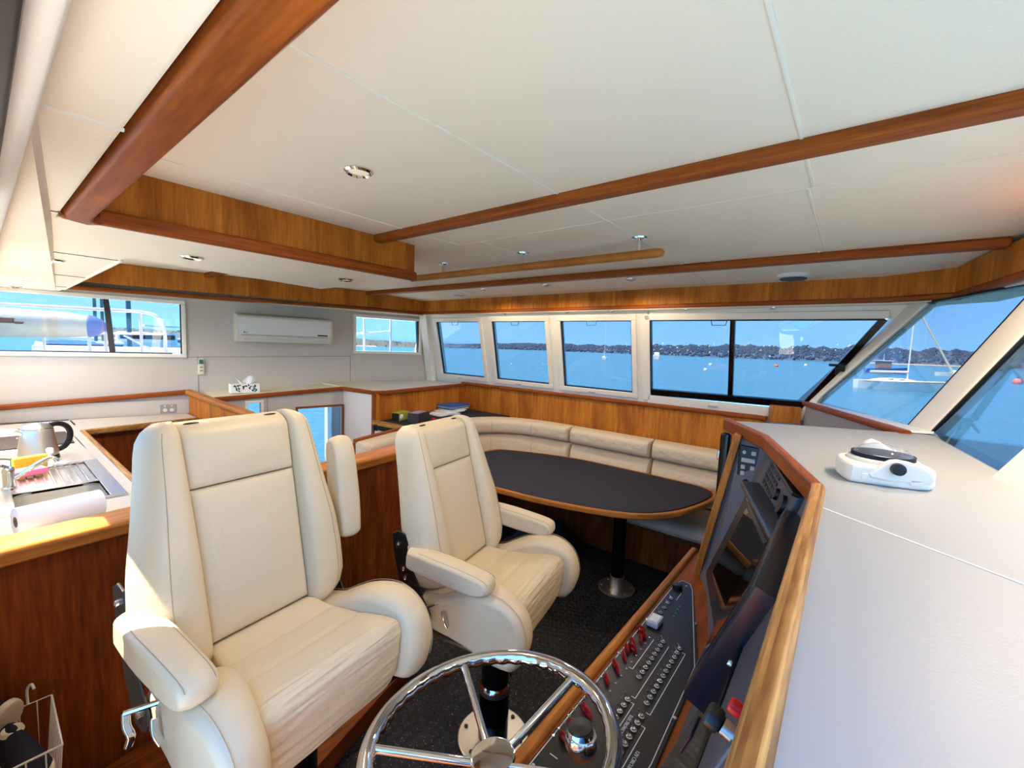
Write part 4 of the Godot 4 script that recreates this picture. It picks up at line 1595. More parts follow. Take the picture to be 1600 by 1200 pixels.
	for yy in [0.0, 0.20]:
		var rails := MB.new()
		var w := 0.115 if yy > 0 else 0.10
		rails.tube(V3([-w, yy, -0.10, w, yy, -0.10, w, yy, 0.19, -w, yy, 0.19]), 0.004, 6, true)
		obj("rim", rails, M.white, t)
	for k in 9:
		var z := -0.10 + 0.036 * k
		obj("wire", MB.new().tube(V3([0.115, 0.20, z, 0.10, 0.0, z, -0.10, 0.0, z, -0.115, 0.20, z]), 0.002, 5), M.white, t)
	for k in 5:
		var x := -0.08 + 0.04 * k
		obj("wire", MB.new().tube(V3([x, 0.20, 0.19, x, 0.0, 0.19, x, 0.0, -0.10, x, 0.20, -0.10]), 0.002, 5), M.white, t)
	obj("hook", MB.new().tube(smooth(V3([0.06, 0.20, -0.10, 0.06, 0.25, -0.105, 0.07, 0.27, -0.095, 0.075, 0.255, -0.085]), 3), 0.004, 6), M.white, t)
	for k in 2:
		t = thing("shoe", ["dark navy canvas shoe with a pale sole in the wire basket", "dark shoe standing on its heel at the back of the wire basket"][k], "shoe", Vector3(0.035, 0.41, -1.93) if k == 0 else Vector3(0.0, 0.44, -2.07), 0.25)
		if k == 1:
			t.rotation = Vector3(-1.2, 0.5, 0.1)
		var so := smooth(V2([-0.035, -0.12, 0.035, -0.12, 0.04, 0.0, 0.047, 0.08, 0.02, 0.135, -0.02, 0.135, -0.045, 0.08, -0.036, 0.0]), 3, true)
		obj("sole", MB.new().prism(so, 0.0, 0.022, 0.006), M.cream, t)
		var up := func(u, v):
			var an: float = u * PI
			var wd: float = table(v, [0.0, 0.1, 0.45, 0.8, 1.0], [0.02, 0.036, 0.038, 0.044, 0.01])
			var ht: float = table(v, [0.0, 0.08, 0.4, 0.75, 1.0], [0.05, 0.085, 0.08, 0.05, 0.015])
			return Vector3(cos(an) * wd, 0.02 + sin(an) * ht, -0.118 + v * 0.25)
		obj("upper", MB.new().pad(ends(12), ends(14), up, func(u, v): return up.call(u, v) * Vector3(0.9, 0, 1) + Vector3(0, 0.02, 0)), M.navy, t)
		obj("lining", MB.new().lathe(V2([0.028, 0.0, 0.024, 0.012, 0.001, 0.006]), Vector3(0, 0.088, -0.06), 14), M.cream, t)


# ---------------------------------------------------------------- helm console
func quad_slab(m: MB, q: Array, n: Vector3) -> void:
	var at := m.i.size()
	var f := m.v.size()
	for a in q:
		m.p(a)
	for a in q:
		m.p(a + n)
	m.quad(f, f + 1, f + 2, f + 3)
	m.quad(f + 7, f + 6, f + 5, f + 4)
	for s in 4:
		m.quad(f + s, f + s + 4, f + (s + 1) % 4 + 4, f + (s + 1) % 4)
	m.close(at)


func build_console() -> void:
	var t := thing("helm_console", "helm console with white top, wooden edging and grey instrument face", "console", Vector3(1.4, 0, -0.1))
	var off := Transform3D(Basis(), -t.position)
	# white top and its wooden fiddle
	var m := MB.new(off)
	m.prism(V2([2.49, -0.50, 2.135, -0.262, 1.415, -0.035, -0.13, -0.022, -0.13, 0.72, 2.02, 0.45, 2.88, 0.38, 2.86, 0.26]), 1.40, 1.432)
	obj("top", m, M.dash, t)
	obj("joint", MB.new(off).bar(Vector3(1.22, 1.4325, -0.03), Vector3(0.95, 1.4325, 0.36), 0.004, 0.002), M.batten, t)
	m = MB.new(off)
	m.sweep(rrect(0.034, 0.064, 0.012), V3([2.52, 1.408, -0.515, 2.137, 1.408, -0.278, 1.418, 1.408, -0.05]))
	obj("edging", m, M.cherry, t, Vector3.RIGHT)
	m = MB.new(off)
	m.sweep(rrect(0.034, 0.066, 0.012), V3([1.424, 1.408, -0.051, 1.40, 1.408, -0.049, -0.13, 1.408, -0.037]))
	obj("edging", m, M.teak, t, Vector3.RIGHT)
	# face in three facets
	var sb := Vector3(2.29, 0.65, -0.54)
	var st := Vector3(2.30, 1.40, -0.40)
	var ct := Vector3(2.27, 1.40, -0.268)
	var cb := Vector3(2.11, 0.65, -0.455)
	var rb := Vector3(1.66, 0.65, -0.33)
	var rt := Vector3(1.45, 1.40, -0.05)
	var eb := Vector3(-0.13, 0.65, -0.26)
	var et := Vector3(-0.13, 1.40, -0.04)
	m = MB.new(off)
	var back := Vector3(0.03, 0, 0.03)
	quad_slab(m, [sb, st, ct, cb], Vector3(0.03, 0, 0))
	quad_slab(m, [cb, ct, rt, rb], back)
	obj("face", m, M.fascia_grey, t)
	m = MB.new(off)
	quad_slab(m, [rb, rt, et, eb], back)
	obj("lower_face", m, mat("fascia_dark", Color(0.24, 0.25, 0.29), 0.35), t)
	obj("corner_strip", MB.new(off).bar(sb + Vector3(0.0, -0.03, -0.012), st + Vector3(0, 0.0, -0.012), 0.045, 0.035, 0.006, Vector3(0, 0, 1)), M.honey, t, Vector3.UP)
	m = MB.new(off)
	quad_slab(m, [Vector3(2.30, 0, -0.56), Vector3(2.30, 1.40, -0.40), Vector3(2.46, 1.40, 0.2), Vector3(2.46, 0, 0.2)], Vector3(0.02, 0, 0))
	obj("side", m, M.cherry, t, Vector3.UP)
	# low shelf that carries the switch panel
	m = MB.new(off)
	m.prism(V2([2.53, -0.62, 0.84, -0.615, 0.76, -0.575, -0.13, -0.56, -0.13, -0.2, 1.62, -0.26, 2.1, -0.40, 2.3, -0.48, 2.53, -0.50]), 0.615, 0.65)
	obj("shelf", m, M.cherry, t, Vector3.RIGHT)
	m = MB.new(off)
	m.sweep(rrect(0.036, 0.062, 0.014), V3([2.54, 0.636, -0.632, 0.845, 0.636, -0.628, 0.755, 0.636, -0.585, -0.13, 0.636, -0.57]))
	obj("shelf_rail", m, M.honey, t, Vector3.RIGHT)
	obj("lower_front", MB.new(off).box(Vector3(1.19, 0.31, -0.56), Vector3(2.62, 0.61, 0.03)), M.mahogany, t, Vector3.UP)
	# instruments: keypad radio on the end facet
	var f1 := Transform3D(Basis(Vector3(0, 0.02, 1).normalized(), Vector3(0.0, 1.0, 0.0), Vector3(-1, 0, 0)), Vector3(2.296, 1.36, -0.41))
	f1.basis = Basis(Vector3(-0.02, 0, 1).normalized(), Vector3(0.01, 0.985, 0.17).normalized(), Vector3(-1, 0, 0)).orthonormalized()
	var k := thing("remote_keypad", "black remote keypad with pale buttons by the console corner strip", "keypad", f1 * Vector3(0.052, -0.112, 0.0))
	k.basis = f1.basis
	obj("case", MB.new().box(Vector3(0, 0, 0.008), Vector3(0.088, 0.205, 0.02), 0.009, 2), M.black, k)
	obj("button", MB.new().lathe(V2([0.009, 0.0, 0.008, 0.004, 0.001, 0.004]), Vector3(-0.019, 0.071, 0.018), 14, Basis(Vector3.RIGHT, PI / 2)), M.key, k)
	for q in [[0.021, 0.071, 0.02], [-0.02, 0.0, 0.018], [0.02, 0.0, 0.018], [-0.02, -0.03, 0.018], [0.02, -0.03, 0.018]]:
		obj("button", MB.new().box(Vector3(q[0], q[1], 0.019), Vector3(q[2], 0.02, 0.005), 0.002), M.key, k)
	obj("button", MB.new().box(Vector3(0, 0.034, 0.019), Vector3(0.058, 0.02, 0.005), 0.002), M.key, k)
	obj("knob", MB.new().lathe(V2([0.015, 0.0, 0.014, 0.02, 0.01, 0.024, 0.001, 0.024]), Vector3(0.0, -0.068, 0.016), 16, Basis(Vector3.RIGHT, PI / 2)), M.gloss_black, k)
	k = thing("control_knob", "black star shaped control knob below the keypad", "knob", f1 * Vector3(0.03, -0.30, 0.0))
	k.basis = f1.basis
	obj("stem", MB.new().lathe(V2([0.012, 0.0, 0.012, 0.02]), Vector3.ZERO, 12, Basis(Vector3.RIGHT, PI / 2)), M.black, k)
	var star := []
	for j in 24:
		star.append(Vector2(cos(TAU * j / 24), sin(TAU * j / 24)) * (0.026 + 0.004 * cos(j * PI / 2)))
	obj("grip", MB.new(Transform3D(Basis(Vector3.RIGHT, PI / 2), Vector3.ZERO)).prism(star, 0.018, 0.04, 0.004), M.black, k)
	obj("pointer", MB.new().box(Vector3(0.015, 0.005, 0.041), Vector3(0.006, 0.006, 0.003)), M.line_white, k)
	for j in 2:
		k = thing("dimmer_knob", ["small black knob under the star shaped knob", "lowest small black knob beside the large screen"][j], "knob", f1 * Vector3(0.005 - 0.02 * j, -0.39 - 0.07 * j, 0.0))
		k.basis = f1.basis
		obj("cap", MB.new().lathe(V2([0.012, 0.0, 0.014, 0.003, 0.012, 0.018, 0.001, 0.02]), Vector3.ZERO, 14, Basis(Vector3.RIGHT, PI / 2)), M.black, k)
	# radio set and screens on the middle facet
	var f2 := Transform3D(Basis(Vector3(-0.97, 0, 0.25), Vector3(0.07, 0.96, 0.27), Vector3(-0.24, 0.28, -0.93)).orthonormalized(), Vector3(2.30, 1.365, -0.277))
	k = thing("marine_radio", "grey radio set with keypad and two knobs under the white console top", "radio", f2 * Vector3(0.52, -0.065, 0.0))
	k.basis = f2.basis
	obj("case", MB.new().box(Vector3(0, 0, 0.010), Vector3(0.54, 0.125, 0.025), 0.008, 2), M.unit_grey, k)
	obj("top_lip", MB.new().box(Vector3(0, 0.058, 0.024), Vector3(0.54, 0.014, 0.03), 0.004), M.black, k)
	for r in 4:
		for c in 5:
			obj("key", MB.new().box(Vector3(-0.215 + 0.05 * c, 0.034 - 0.024 * r, 0.024), Vector3(0.036, 0.014, 0.006), 0.002), M.black, k)
	for s in 2:
		obj("knob", MB.new().lathe(V2([0.022 + 0.012 * s, 0.0, 0.02 + 0.012 * s, 0.012, 0.001, 0.013]), Vector3(0.06 + 0.115 * s, -0.008, 0.022), 18, Basis(Vector3.RIGHT, PI / 2)), M.black, k)
	k = thing("display_screen", "large black chart display with a glossy screen on the console", "screen", f2 * Vector3(0.035, -0.03, 0.0))
	k.basis = f2.basis
	var w := V2([0.20, -0.135, 0.93, -0.085, 0.79, -0.54, 0.08, -0.64])
	var body := MB.new(Transform3D(Basis(Vector3(1, 0, 0), Vector3(0, 0, 1), Vector3(0, 1, 0)), Vector3.ZERO))
	body.prism(w, -0.01, 0.05, 0.012)
	obj("case", body, M.screen_bezel, k)
	var gl := MB.new(body.t)
	gl.prism(V2([0.33, -0.19, 0.84, -0.15, 0.745, -0.47, 0.235, -0.55]), 0.045, 0.0515)
	obj("glass", gl, M.screen_glass, k)
	var hood := MB.new()
	hood.bar(Vector3(0.20, -0.125, 0.05), Vector3(0.945, -0.075, 0.05), 0.075, 0.03, 0.012, Vector3(0, 1, 0.3))
	obj("hood", hood, M.screen_bezel, k)
	obj("badge", MB.new().box(Vector3(0.285, -0.168, 0.0515), Vector3(0.05, 0.008, 0.002), 0, 1, Basis(Vector3.BACK, 0.08)), M.line_white, k)
	var f3 := Transform3D(Basis(Vector3(-1, 0, 0.01), Vector3(0.01, 0.94, 0.35), Vector3(0, 0.35, -0.94)).orthonormalized(), Vector3(1.45, 1.365, -0.06))
	k = thing("display_screen", "second hooded display beside the large screen, partly under the console edge", "screen", f3.origin)
	k.basis = f3.basis
	body = MB.new(Transform3D(Basis(Vector3(1, 0, 0), Vector3(0, 0, 1), Vector3(0, 1, 0)), Vector3.ZERO))
	body.prism(V2([-0.06, -0.06, 0.50, -0.06, 0.42, -0.45, -0.06, -0.50]), -0.01, 0.05, 0.012)
	obj("case", body, M.screen_bezel, k)
	gl = MB.new(body.t)
	gl.prism(V2([-0.01, -0.11, 0.43, -0.11, 0.37, -0.40, -0.01, -0.44]), 0.045, 0.0515)
	obj("glass", gl, M.screen_glass, k)
	k = thing("acrylic_panel", "glossy dark lower panel of the console with screwed corners", "panel", f3.origin)
	k.basis = f3.basis
	obj("sheet", MB.new().box(Vector3(0.86, -0.42, 0.006), Vector3(0.78, 0.42, 0.012), 0.004), M.gloss_black, k)
	obj("plate", MB.new().box(Vector3(0.60, -0.36, 0.014), Vector3(0.06, 0.05, 0.004), 0.001), M.screen_bezel, k)
	for s in [[0.50, -0.24], [1.22, -0.24], [0.50, -0.60], [1.22, -0.60]]:
		obj("screw", MB.new().lathe(V2([0.008, 0.0, 0.007, 0.004, 0.001, 0.005]), Vector3(s[0], s[1], 0.012), 10, Basis(Vector3.RIGHT, PI / 2)), M.steel, k)
	k = thing("stop_button", "red push button on the grey console face near the throttle", "button", f3 * Vector3(0.845, -0.055, 0.0))
	k.basis = f3.basis * 0.55
	obj("collar", MB.new().lathe(V2([0.024, 0.0, 0.024, 0.012, 0.02, 0.014]), Vector3.ZERO, 16, Basis(Vector3.RIGHT, PI / 2)), M.unit_grey, k)
	obj("cap", MB.new().lathe(V2([0.018, 0.012, 0.019, 0.034, 0.016, 0.04, 0.001, 0.041]), Vector3.ZERO, 16, Basis(Vector3.RIGHT, PI / 2)), M.bright_red, k)
	k = thing("throttle_lever", "black and steel throttle lever head under the console edge", "lever", f3 * Vector3(0.895, -0.05, 0.0))
	k.basis = f3.basis * 0.42
	obj("base", MB.new().box(Vector3(0.0, -0.06, 0.01), Vector3(0.10, 0.12, 0.03), 0.01, 2), M.unit_grey, k)
	obj("shaft", MB.new().lathe(V2([0.026, 0.0, 0.026, 0.055, 0.020, 0.06]), Vector3.ZERO, 18, Basis(Vector3.RIGHT, PI / 2)), M.steel, k)
	obj("grip", MB.new().lathe(V2([0.032, 0.06, 0.036, 0.068, 0.036, 0.095, 0.03, 0.102, 0.001, 0.103]), Vector3.ZERO, 18, Basis(Vector3.RIGHT, PI / 2)), M.black, k)
	k = thing("radio_handset", "tall black handset hung on the far end of the helm console", "handset", Vector3(2.46, 0.98, -0.50))
	obj("body", MB.new().box(Vector3(0, 0.20, 0), Vector3(0.05, 0.38, 0.05), 0.014, 2), M.gloss_black, k)
	obj("clip", MB.new().box(Vector3(-0.02, 0.27, -0.025), Vector3(0.02, 0.05, 0.014), 0.004), M.chrome, k)
	switch_panel()
	compass()


func switch_panel() -> void:
	var t := thing("switch_panel", "black electrical switch panel with rows of toggles and red fuses", "switch panel", Vector3(1.4, 0.651, -0.48))
	var y := 0.006
	var outl := V2([2.10, -0.60, 2.152, -0.582, 2.146, -0.54, 2.095, -0.513, 1.57, -0.346, 1.10, -0.329, 0.86, -0.352, 0.86, -0.60])
	var loc := []
	for q in outl:
		loc.append(q - Vector2(1.4, -0.48))
	obj("plate", MB.new().prism(loc, 0.0, y, 0.002), M.switch_panel, t)
	# white printed lines
	var m := MB.new()
	var inner := []
	for q in loc:
		inner.append(Vector3(q.x * 0.985, y, (q.y - 0.006) * 0.93 + 0.003))
	for j in inner.size():
		m.bar(inner[j], inner[(j + 1) % inner.size()], 0.0022, 0.0012)
	for l in [[1.612, -0.524, 1.408, -0.524], [1.408, -0.524, 1.408, -0.538], [1.612, -0.465, 1.291, -0.465], [1.291, -0.465, 1.291, -0.478], [1.612, -0.404, 1.26, -0.404], [1.26, -0.404, 1.26, -0.417], [1.612, -0.404, 1.612, -0.417], [1.266, -0.459, 1.11, -0.459], [1.266, -0.459, 1.266, -0.47], [1.205, -0.398, 0.98, -0.398], [1.205, -0.398, 1.205, -0.41], [2.02, -0.545, 1.95, -0.545], [0.95, -0.545, 0.95, -0.57]]:
		m.bar(Vector3(l[0] - 1.4, y, l[1] + 0.48), Vector3(l[2] - 1.4, y, l[3] + 0.48), 0.0022, 0.0012)
	obj("printed_lines", m, M.line_white, t)
	# toggles
	var nut := to_mesh(MB.new().lathe(V2([0.0095, 0.0, 0.0095, 0.005, 0.006, 0.006, 0.005, 0.010, 0.001, 0.010]), Vector3.ZERO, 10), M.steel)
	var lev := to_mesh(MB.new().tube(V3([0, 0.006, 0, 0.002, 0.014, -0.007, 0.003, 0.021, -0.012]), 0.0028, 6, false, 0.004), M.chrome)
	for row in [[-0.49, 1.62, 1.383, 9], [-0.428, 1.624, 1.293, 12], [-0.48, 1.266, 1.148, 5], [-0.421, 1.233, 0.99, 9], [-0.565, 1.94, 1.80, 4]]:
		for j in row[3]:
			var x: float = lerpf(row[1], row[2], float(j) / (row[3] - 1))
			var n := put("toggle", nut, t, Vector3(x - 1.4, y, row[0] + 0.48))
			put("lever", lev, n)
	# guards over the breakers
	var gm := MB.new()
	gm.sweep(rrect(0.012, 0.006, 0.0025, 2), smooth(V3([-0.014, 0.0, 0, -0.010, 0.014, 0, 0.003, 0.020, 0, 0.013, 0.012, 0, 0.016, 0.0, 0]), 3), Vector3.BACK)
	gm.box(Vector3(0.0, 0.003, 0), Vector3(0.02, 0.006, 0.010), 0.002)
	var guard := to_mesh(gm, M.red)
	var rng := RandomNumberGenerator.new()
	rng.seed = 12
	for q in [[1.628, -0.583], [1.605, -0.565], [1.572, -0.561], [1.531, -0.576], [1.50, -0.562], [1.482, -0.577], [1.439, -0.570], [1.378, -0.577], [1.364, -0.561], [1.295, -0.568], [1.139, -0.567], [1.131, -0.550], [1.065, -0.563], [1.01, -0.562]]:
		var o := put("fuse_guard", guard, t, Vector3(q[0] - 1.4, y, q[1] + 0.48))
		o.rotation.y = rng.randf_range(-0.5, 0.5) + 1.2
	# pin sockets in two lines
	var dot := to_mesh(MB.new().lathe(V2([0.0048, 0.0, 0.0045, 0.003, 0.001, 0.0035]), Vector3.ZERO, 8), M.chrome)
	for j in 22:
		put("pin", dot, t, Vector3(lerpf(1.628, 1.0, j / 21.0) - 1.4, y, -0.592 + 0.48))
	for j in 15:
		put("pin", dot, t, Vector3(lerpf(1.611, 1.0, j / 14.0) - 1.4, y, -0.54 + 0.48))
	# meter cover, dial, knobs, leds
	obj("meter_window", MB.new().box(Vector3(0.315, y + 0.012, -0.078), Vector3(0.075, 0.024, 0.05), 0.006, 2), M.grille, t)
	obj("meter_face", MB.new().box(Vector3(0.315, y + 0.0245, -0.078), Vector3(0.055, 0.002, 0.034)), M.tissue, t)
	obj("selector_knob", MB.new().lathe(V2([0.024, 0.0, 0.022, 0.018, 0.016, 0.021, 0.001, 0.021]), Vector3(0.657, y, -0.095), 18), M.black, t)
	for q in [[1.905, -0.516], [1.877, -0.516], [1.845, -0.512], [1.814, -0.512]]:
		obj("pilot_light", MB.new().lathe(V2([0.005, 0.0, 0.004, 0.004, 0.001, 0.005]), Vector3(q[0] - 1.4, y, q[1] + 0.48), 8), M.green_led, t)
	for q in [[2.10, -0.505 - 0.04], [1.83, -0.425], [1.57, -0.352], [1.30, -0.341], [1.72, -0.592], [0.89, -0.585], [1.45, -0.592 - 0.003]]:
		obj("screw", MB.new().lathe(V2([0.0065, 0.0, 0.006, 0.003, 0.001, 0.004]), Vector3(q[0] - 1.4, y, q[1] + 0.48), 10), M.steel, t)
	# lettering that can be read
	var flat := Basis(Vector3(1, 0, 0), Vector3(0, 0, -1), Vector3(0, 1, 0))
	var turned := Basis(Vector3.UP, PI) * flat
	lettering("ELECTRONICS", 0.013, 0.0006, M.line_white, t, Transform3D(turned, Vector3(1.18 - 1.4, y + 0.0006, -0.447 + 0.48)))
	lettering("12V CIRCUITS", 0.013, 0.0006, M.line_white, t, Transform3D(turned, Vector3(1.08 - 1.4, y + 0.0006, -0.384 + 0.48)))


func compass() -> void:
	var t := thing("compass", "white ship's compass with clear dome on the console top", "compass", Vector3(1.655, 1.432, 0.085), 0.30)
	var outl := smooth(V2([-0.075, -0.105, 0.04, -0.10, 0.085, -0.05, 0.085, 0.05, 0.04, 0.10, -0.06, 0.10, -0.095, 0.05, -0.09, -0.06]), 3, true)
	obj("base", MB.new().prism(outl, 0.0, 0.056, 0.012, 3), M.compass_white, t)
	obj("bowl", MB.new().lathe(V2([0.082, 0.04, 0.083, 0.064, 0.075, 0.067, 0.072, 0.05]), Vector3.ZERO, 28), M.compass_white, t)
	obj("card", MB.new().lathe(V2([0.06, 0.052, 0.06, 0.058, 0.02, 0.062, 0.001, 0.063]), Vector3.ZERO, 24), M.tissue, t)
	obj("card_rim", MB.new().lathe(V2([0.071, 0.048, 0.074, 0.078, 0.067, 0.078, 0.062, 0.055]), Vector3.ZERO, 28), M.navy, t)
	obj("dome", MB.new().lathe(V2([0.072, 0.058, 0.068, 0.078, 0.05, 0.095, 0.025, 0.104, 0.001, 0.106]), Vector3.ZERO, 28), M.dome, t)
	for s in [-1, 1]:
		var arm := MB.new(Transform3D(Basis(Vector3(0, 0, 1), Vector3.UP, Vector3(-1, 0, 0)), Vector3(0.088 * s, 0, 0)))
		arm.lozenge(smooth(V2([-0.055, 0.02, 0.075, 0.02, 0.07, 0.06, 0.0, 0.080 if s < 0 else 0.105, -0.035, 0.06]), 3, true), func(q, z): return Vector3(q.x, q.y, z * 0.010), 0.008)
		obj("bracket", arm, M.compass_white, t)
		obj("lock_knob", MB.new().lathe(V2([0.017, 0.0, 0.016, 0.012, 0.012, 0.014, 0.001, 0.014]), Vector3(0.099 * s, 0.055, 0), 16, Basis(Vector3.BACK, -PI / 2 * s)), M.black, t)
	obj("corrector", MB.new().box(Vector3(-0.086, 0.022, -0.06), Vector3(0.012, 0.02, 0.03), 0.004), M.compass_white, t)
	obj("corrector", MB.new().box(Vector3(-0.092, 0.022, 0.045), Vector3(0.012, 0.02, 0.03), 0.004), M.compass_white, t)


# ---------------------------------------------------------------- helm chairs
# chair axes: x across, y up, z to the front; the seat meets the back at (0, hs, 0)
func helm_chair(label: String, at: Vector3, turn: float, lean: float, folded: bool) -> void:
	var fwd := 0.17
	var rot := Basis(Vector3.UP, turn)
	var t := thing("helm_chair", label, "helm chair", Vector3(at.x, 0, at.z) + rot * Vector3(0, 0, fwd), turn, "helm chairs")
	var o := Vector3(0, at.y, -fwd)
	var bx := Basis(Vector3.RIGHT, -lean)  # the back's own axes: y along the back, z out of its front
	# --- seat cushion
	var prof := smooth(V2([-0.035, -0.02, 0.03, 0.004, 0.10, 0.0, 0.20, 0.006, 0.29, 0.016, 0.35, 0.020, 0.382, 0.008, 0.395, -0.03, 0.393, -0.09, 0.384, -0.15, 0.365, -0.195]), 9)
	var inner := smooth(V2([-0.02, -0.10, 0.03, -0.10, 0.10, -0.11, 0.17, -0.12, 0.24, -0.13, 0.27, -0.14, 0.30, -0.15, 0.32, -0.16, 0.33, -0.17, 0.34, -0.185, 0.345, -0.195]), 9)
	var np := prof.size() - 1
	var half := func(z): return table(z, [-0.05, 0.0, 0.2, 0.39], [0.15, 0.155, 0.185, 0.225])
	var noise := FastNoiseLite.new()
	noise.seed = 5
	noise.frequency = 1.0
	var top := func(u, v):
		var k: int = clampi(int(round(v * np)), 0, np)
		var q: Vector2 = prof[k]
		var n: Vector2 = (prof[mini(np, k + 1)] - prof[maxi(0, k - 1)]).normalized()
		var e := rim(u, 14.0, 2.0)
		var d := 0.016 * (e - 1.0)
		for sm in [0.125, 0.235]:
			d -= 0.0045 * exp(-pow((q.x - sm) / 0.008, 2.0)) if k < np * 0.55 else 0.0
		if q.x > 0.22:
			d += 0.0045 * noise.get_noise_2d(u * 1.6, v * 34.0) * smoothstep(0.27, 0.37, q.x)
		d -= 0.006 * (1.0 - pow(absf(2 * u - 1), 2.0)) * smoothstep(0.0, 0.1, q.x) * (1.0 if k < np * 0.5 else 0.0)
		return o + Vector3((2 * u - 1) * half.call(q.x) * lerpf(1.0, 0.93, smoothstep(0.6, 1.0, v)), q.y + n.x * d, q.x - n.y * d)
	var bot := func(u, v):
		var k: int = clampi(int(round(v * np)), 0, np)
		return o + Vector3((2 * u - 1) * half.call(prof[k].x) * 0.97, inner[k].y, inner[k].x)
	var vs := []
	for k in np + 1:
		vs.append(float(k) / np)
	obj("seat_cushion", MB.new().pad(ends(26), vs, top, bot), M.leather, t)
	# --- side bolsters of the seat
	var outl := smooth(V2([-0.055, -0.17, -0.05, -0.06, 0.0, -0.035, 0.06, -0.018, 0.13, 0.022, 0.20, 0.056, 0.28, 0.072, 0.36, 0.062, 0.42, 0.020, 0.448, -0.045, 0.445, -0.11, 0.415, -0.18, 0.36, -0.205, 0.18, -0.185]), 4, true)
	for s in [-1.0, 1.0]:
		var place := func(q, z):
			var a: float = half.call(q.x) - 0.008
			var b: float = table(q.x, [-0.06, 0.1, 0.3, 0.45], [0.285, 0.30, 0.325, 0.315])
			return o + Vector3(s * lerpf(a, b, z * 0.5 + 0.5), q.y, q.x)
		obj("seat_bolster", MB.new().lozenge(outl, place, 0.034), M.leather, t)
		var st := []
		for k in range(8, 42):
			var q: Vector2 = outl[k]
			var mid := Vector2(0.2, -0.06)
			st.append(place.call(mid + (q - mid) * 0.985, 0.62))
		obj("stitching", MB.new().tube(st, 0.0011, 5), M.stitch, t)
	# --- back
	var B := Transform3D(bx, o)
	var si := func(b): return table(b, [-0.03, 0.0, 0.44, 0.64], [0.148, 0.150, 0.158, 0.162])
	var so := func(b): return table(b, [-0.05, -0.03, 0.0, 0.05, 0.15, 0.25, 0.38, 0.49, 0.56, 0.60, 0.63, 0.648], [0.19, 0.24, 0.285, 0.305, 0.308, 0.30, 0.278, 0.262, 0.254, 0.246, 0.228, 0.196])
	# centre panels
	for tier in 2:
		var b0 := 0.0 if tier == 0 else 0.443
		var b1 := 0.441 if tier == 0 else 0.640
		var fr := func(u, v):
			var b: float = lerpf(b0, b1, v)
			var e := rim(u, 12.0, 2.0) * rim(v, 22.0, 2.0)
			var bulge := 0.010 * sin(PI * clampf(v, 0, 1)) * (1.0 - pow(absf(2 * u - 1), 2.0))
			var roll := -0.045 * pow(clampf((b - 0.585) / 0.055, 0.0, 1.0), 2.0)
			return B * Vector3((2 * u - 1) * (si.call(b) - 0.001), b, 0.010 + 0.014 * e + bulge + roll)
		var bk := func(u, v): return B * Vector3((2 * u - 1) * (si.call(lerpf(b0, b1, v)) - 0.001), lerpf(b0, b1, v), -0.045)
		obj("back_panel" if tier == 0 else "headrest_panel", MB.new().pad(ends(22), ends(20), fr, bk), M.leather, t)
	for s in [-1.0, 1.0]:
		var fr := func(u, v):
			var b: float = lerpf(-0.045, 0.648, v)
			var x: float = lerpf(si.call(b), maxf(so.call(b), si.call(b) + 0.004), u)
			var hgt: float = table(b, [-0.05, 0.05, 0.25, 0.45, 0.60, 0.65], [0.045, 0.062, 0.066, 0.050, 0.036, 0.024])
			var e := pow(maxf(0.0, 1.0 - pow(absf(2.0 * pow(u, 0.85) - 1.0), 2.8)), 0.5) * rim(v, 16.0, 2.2)
			var edge := -0.035 * pow(u, 5.0) - 0.035 * pow(clampf((b - 0.60) / 0.05, 0.0, 1.0), 2.0)
			return B * Vector3(s * x, b, 0.006 + hgt * e + edge)
		var bk := func(u, v):
			var b: float = lerpf(-0.045, 0.648, v)
			var x: float = lerpf(si.call(b), maxf(so.call(b), si.call(b) + 0.004), u)
			return B * Vector3(s * x, b, -0.045 - 0.02 * rim(v, 8.0, 2.0) * (1.0 - pow(u, 4.0)))
		obj("back_bolster", MB.new().pad(ends(22), ends(34), fr, bk), M.leather, t)
		var st := []
		for k in 30:
			var v := 0.06 + 0.89 * k / 29.0
			st.append(fr.call(0.60, v) + B.basis.z * 0.0006)
		obj("stitching", MB.new().tube(st, 0.0010, 5), M.stitch, t)
		obj("headrest_slot", MB.new(B).ball(Vector3(0.118 * s, 0.634, -0.014), Vector3(0.022, 0.004, 0.007), 12), M.black, t)
	# shell behind
	var shell := []
	for b in [-0.05, -0.03, 0.0, 0.05, 0.15, 0.25, 0.38, 0.49, 0.56, 0.60, 0.63, 0.645]:
		shell.append(Vector2(so.call(b) - 0.012, b))
	for k in range(11, -1, -1):
		shell.append(Vector2(-shell[k].x, shell[k].y))
	obj("back_shell", MB.new().lozenge(shell, func(q, z): return B * Vector3(q.x, q.y, -0.062 + z * 0.032), 0.03), M.leather, t)
	# --- arms
	for s in [-1.0, 1.0]:
		var ax := Transform3D(Basis(Vector3.RIGHT, 0.06), o + Vector3(0.298 * s, 0.118, -0.03))
		if folded and s > 0:
			ax = Transform3D(Basis(Vector3.RIGHT, -1.50 - lean) * Basis(Vector3.BACK, -0.05), B * Vector3(0.345, 0.185, 0.0))
		var arm := smooth(V2([-0.05, -0.04, -0.05, 0.03, -0.02, 0.045, 0.10, 0.048, 0.24, 0.045, 0.33, 0.035, 0.355, 0.0, 0.34, -0.035, 0.28, -0.055, 0.12, -0.058, 0.0, -0.055]), 3, true)
		var place := func(q, z): return ax * Vector3(z * table(q.x, [-0.05, 0.1, 0.36], [0.040, 0.046, 0.042]), q.y * 0.92, q.x * 0.95)
		obj("armrest", MB.new().lozenge(arm, place, 0.022), M.leather, t)
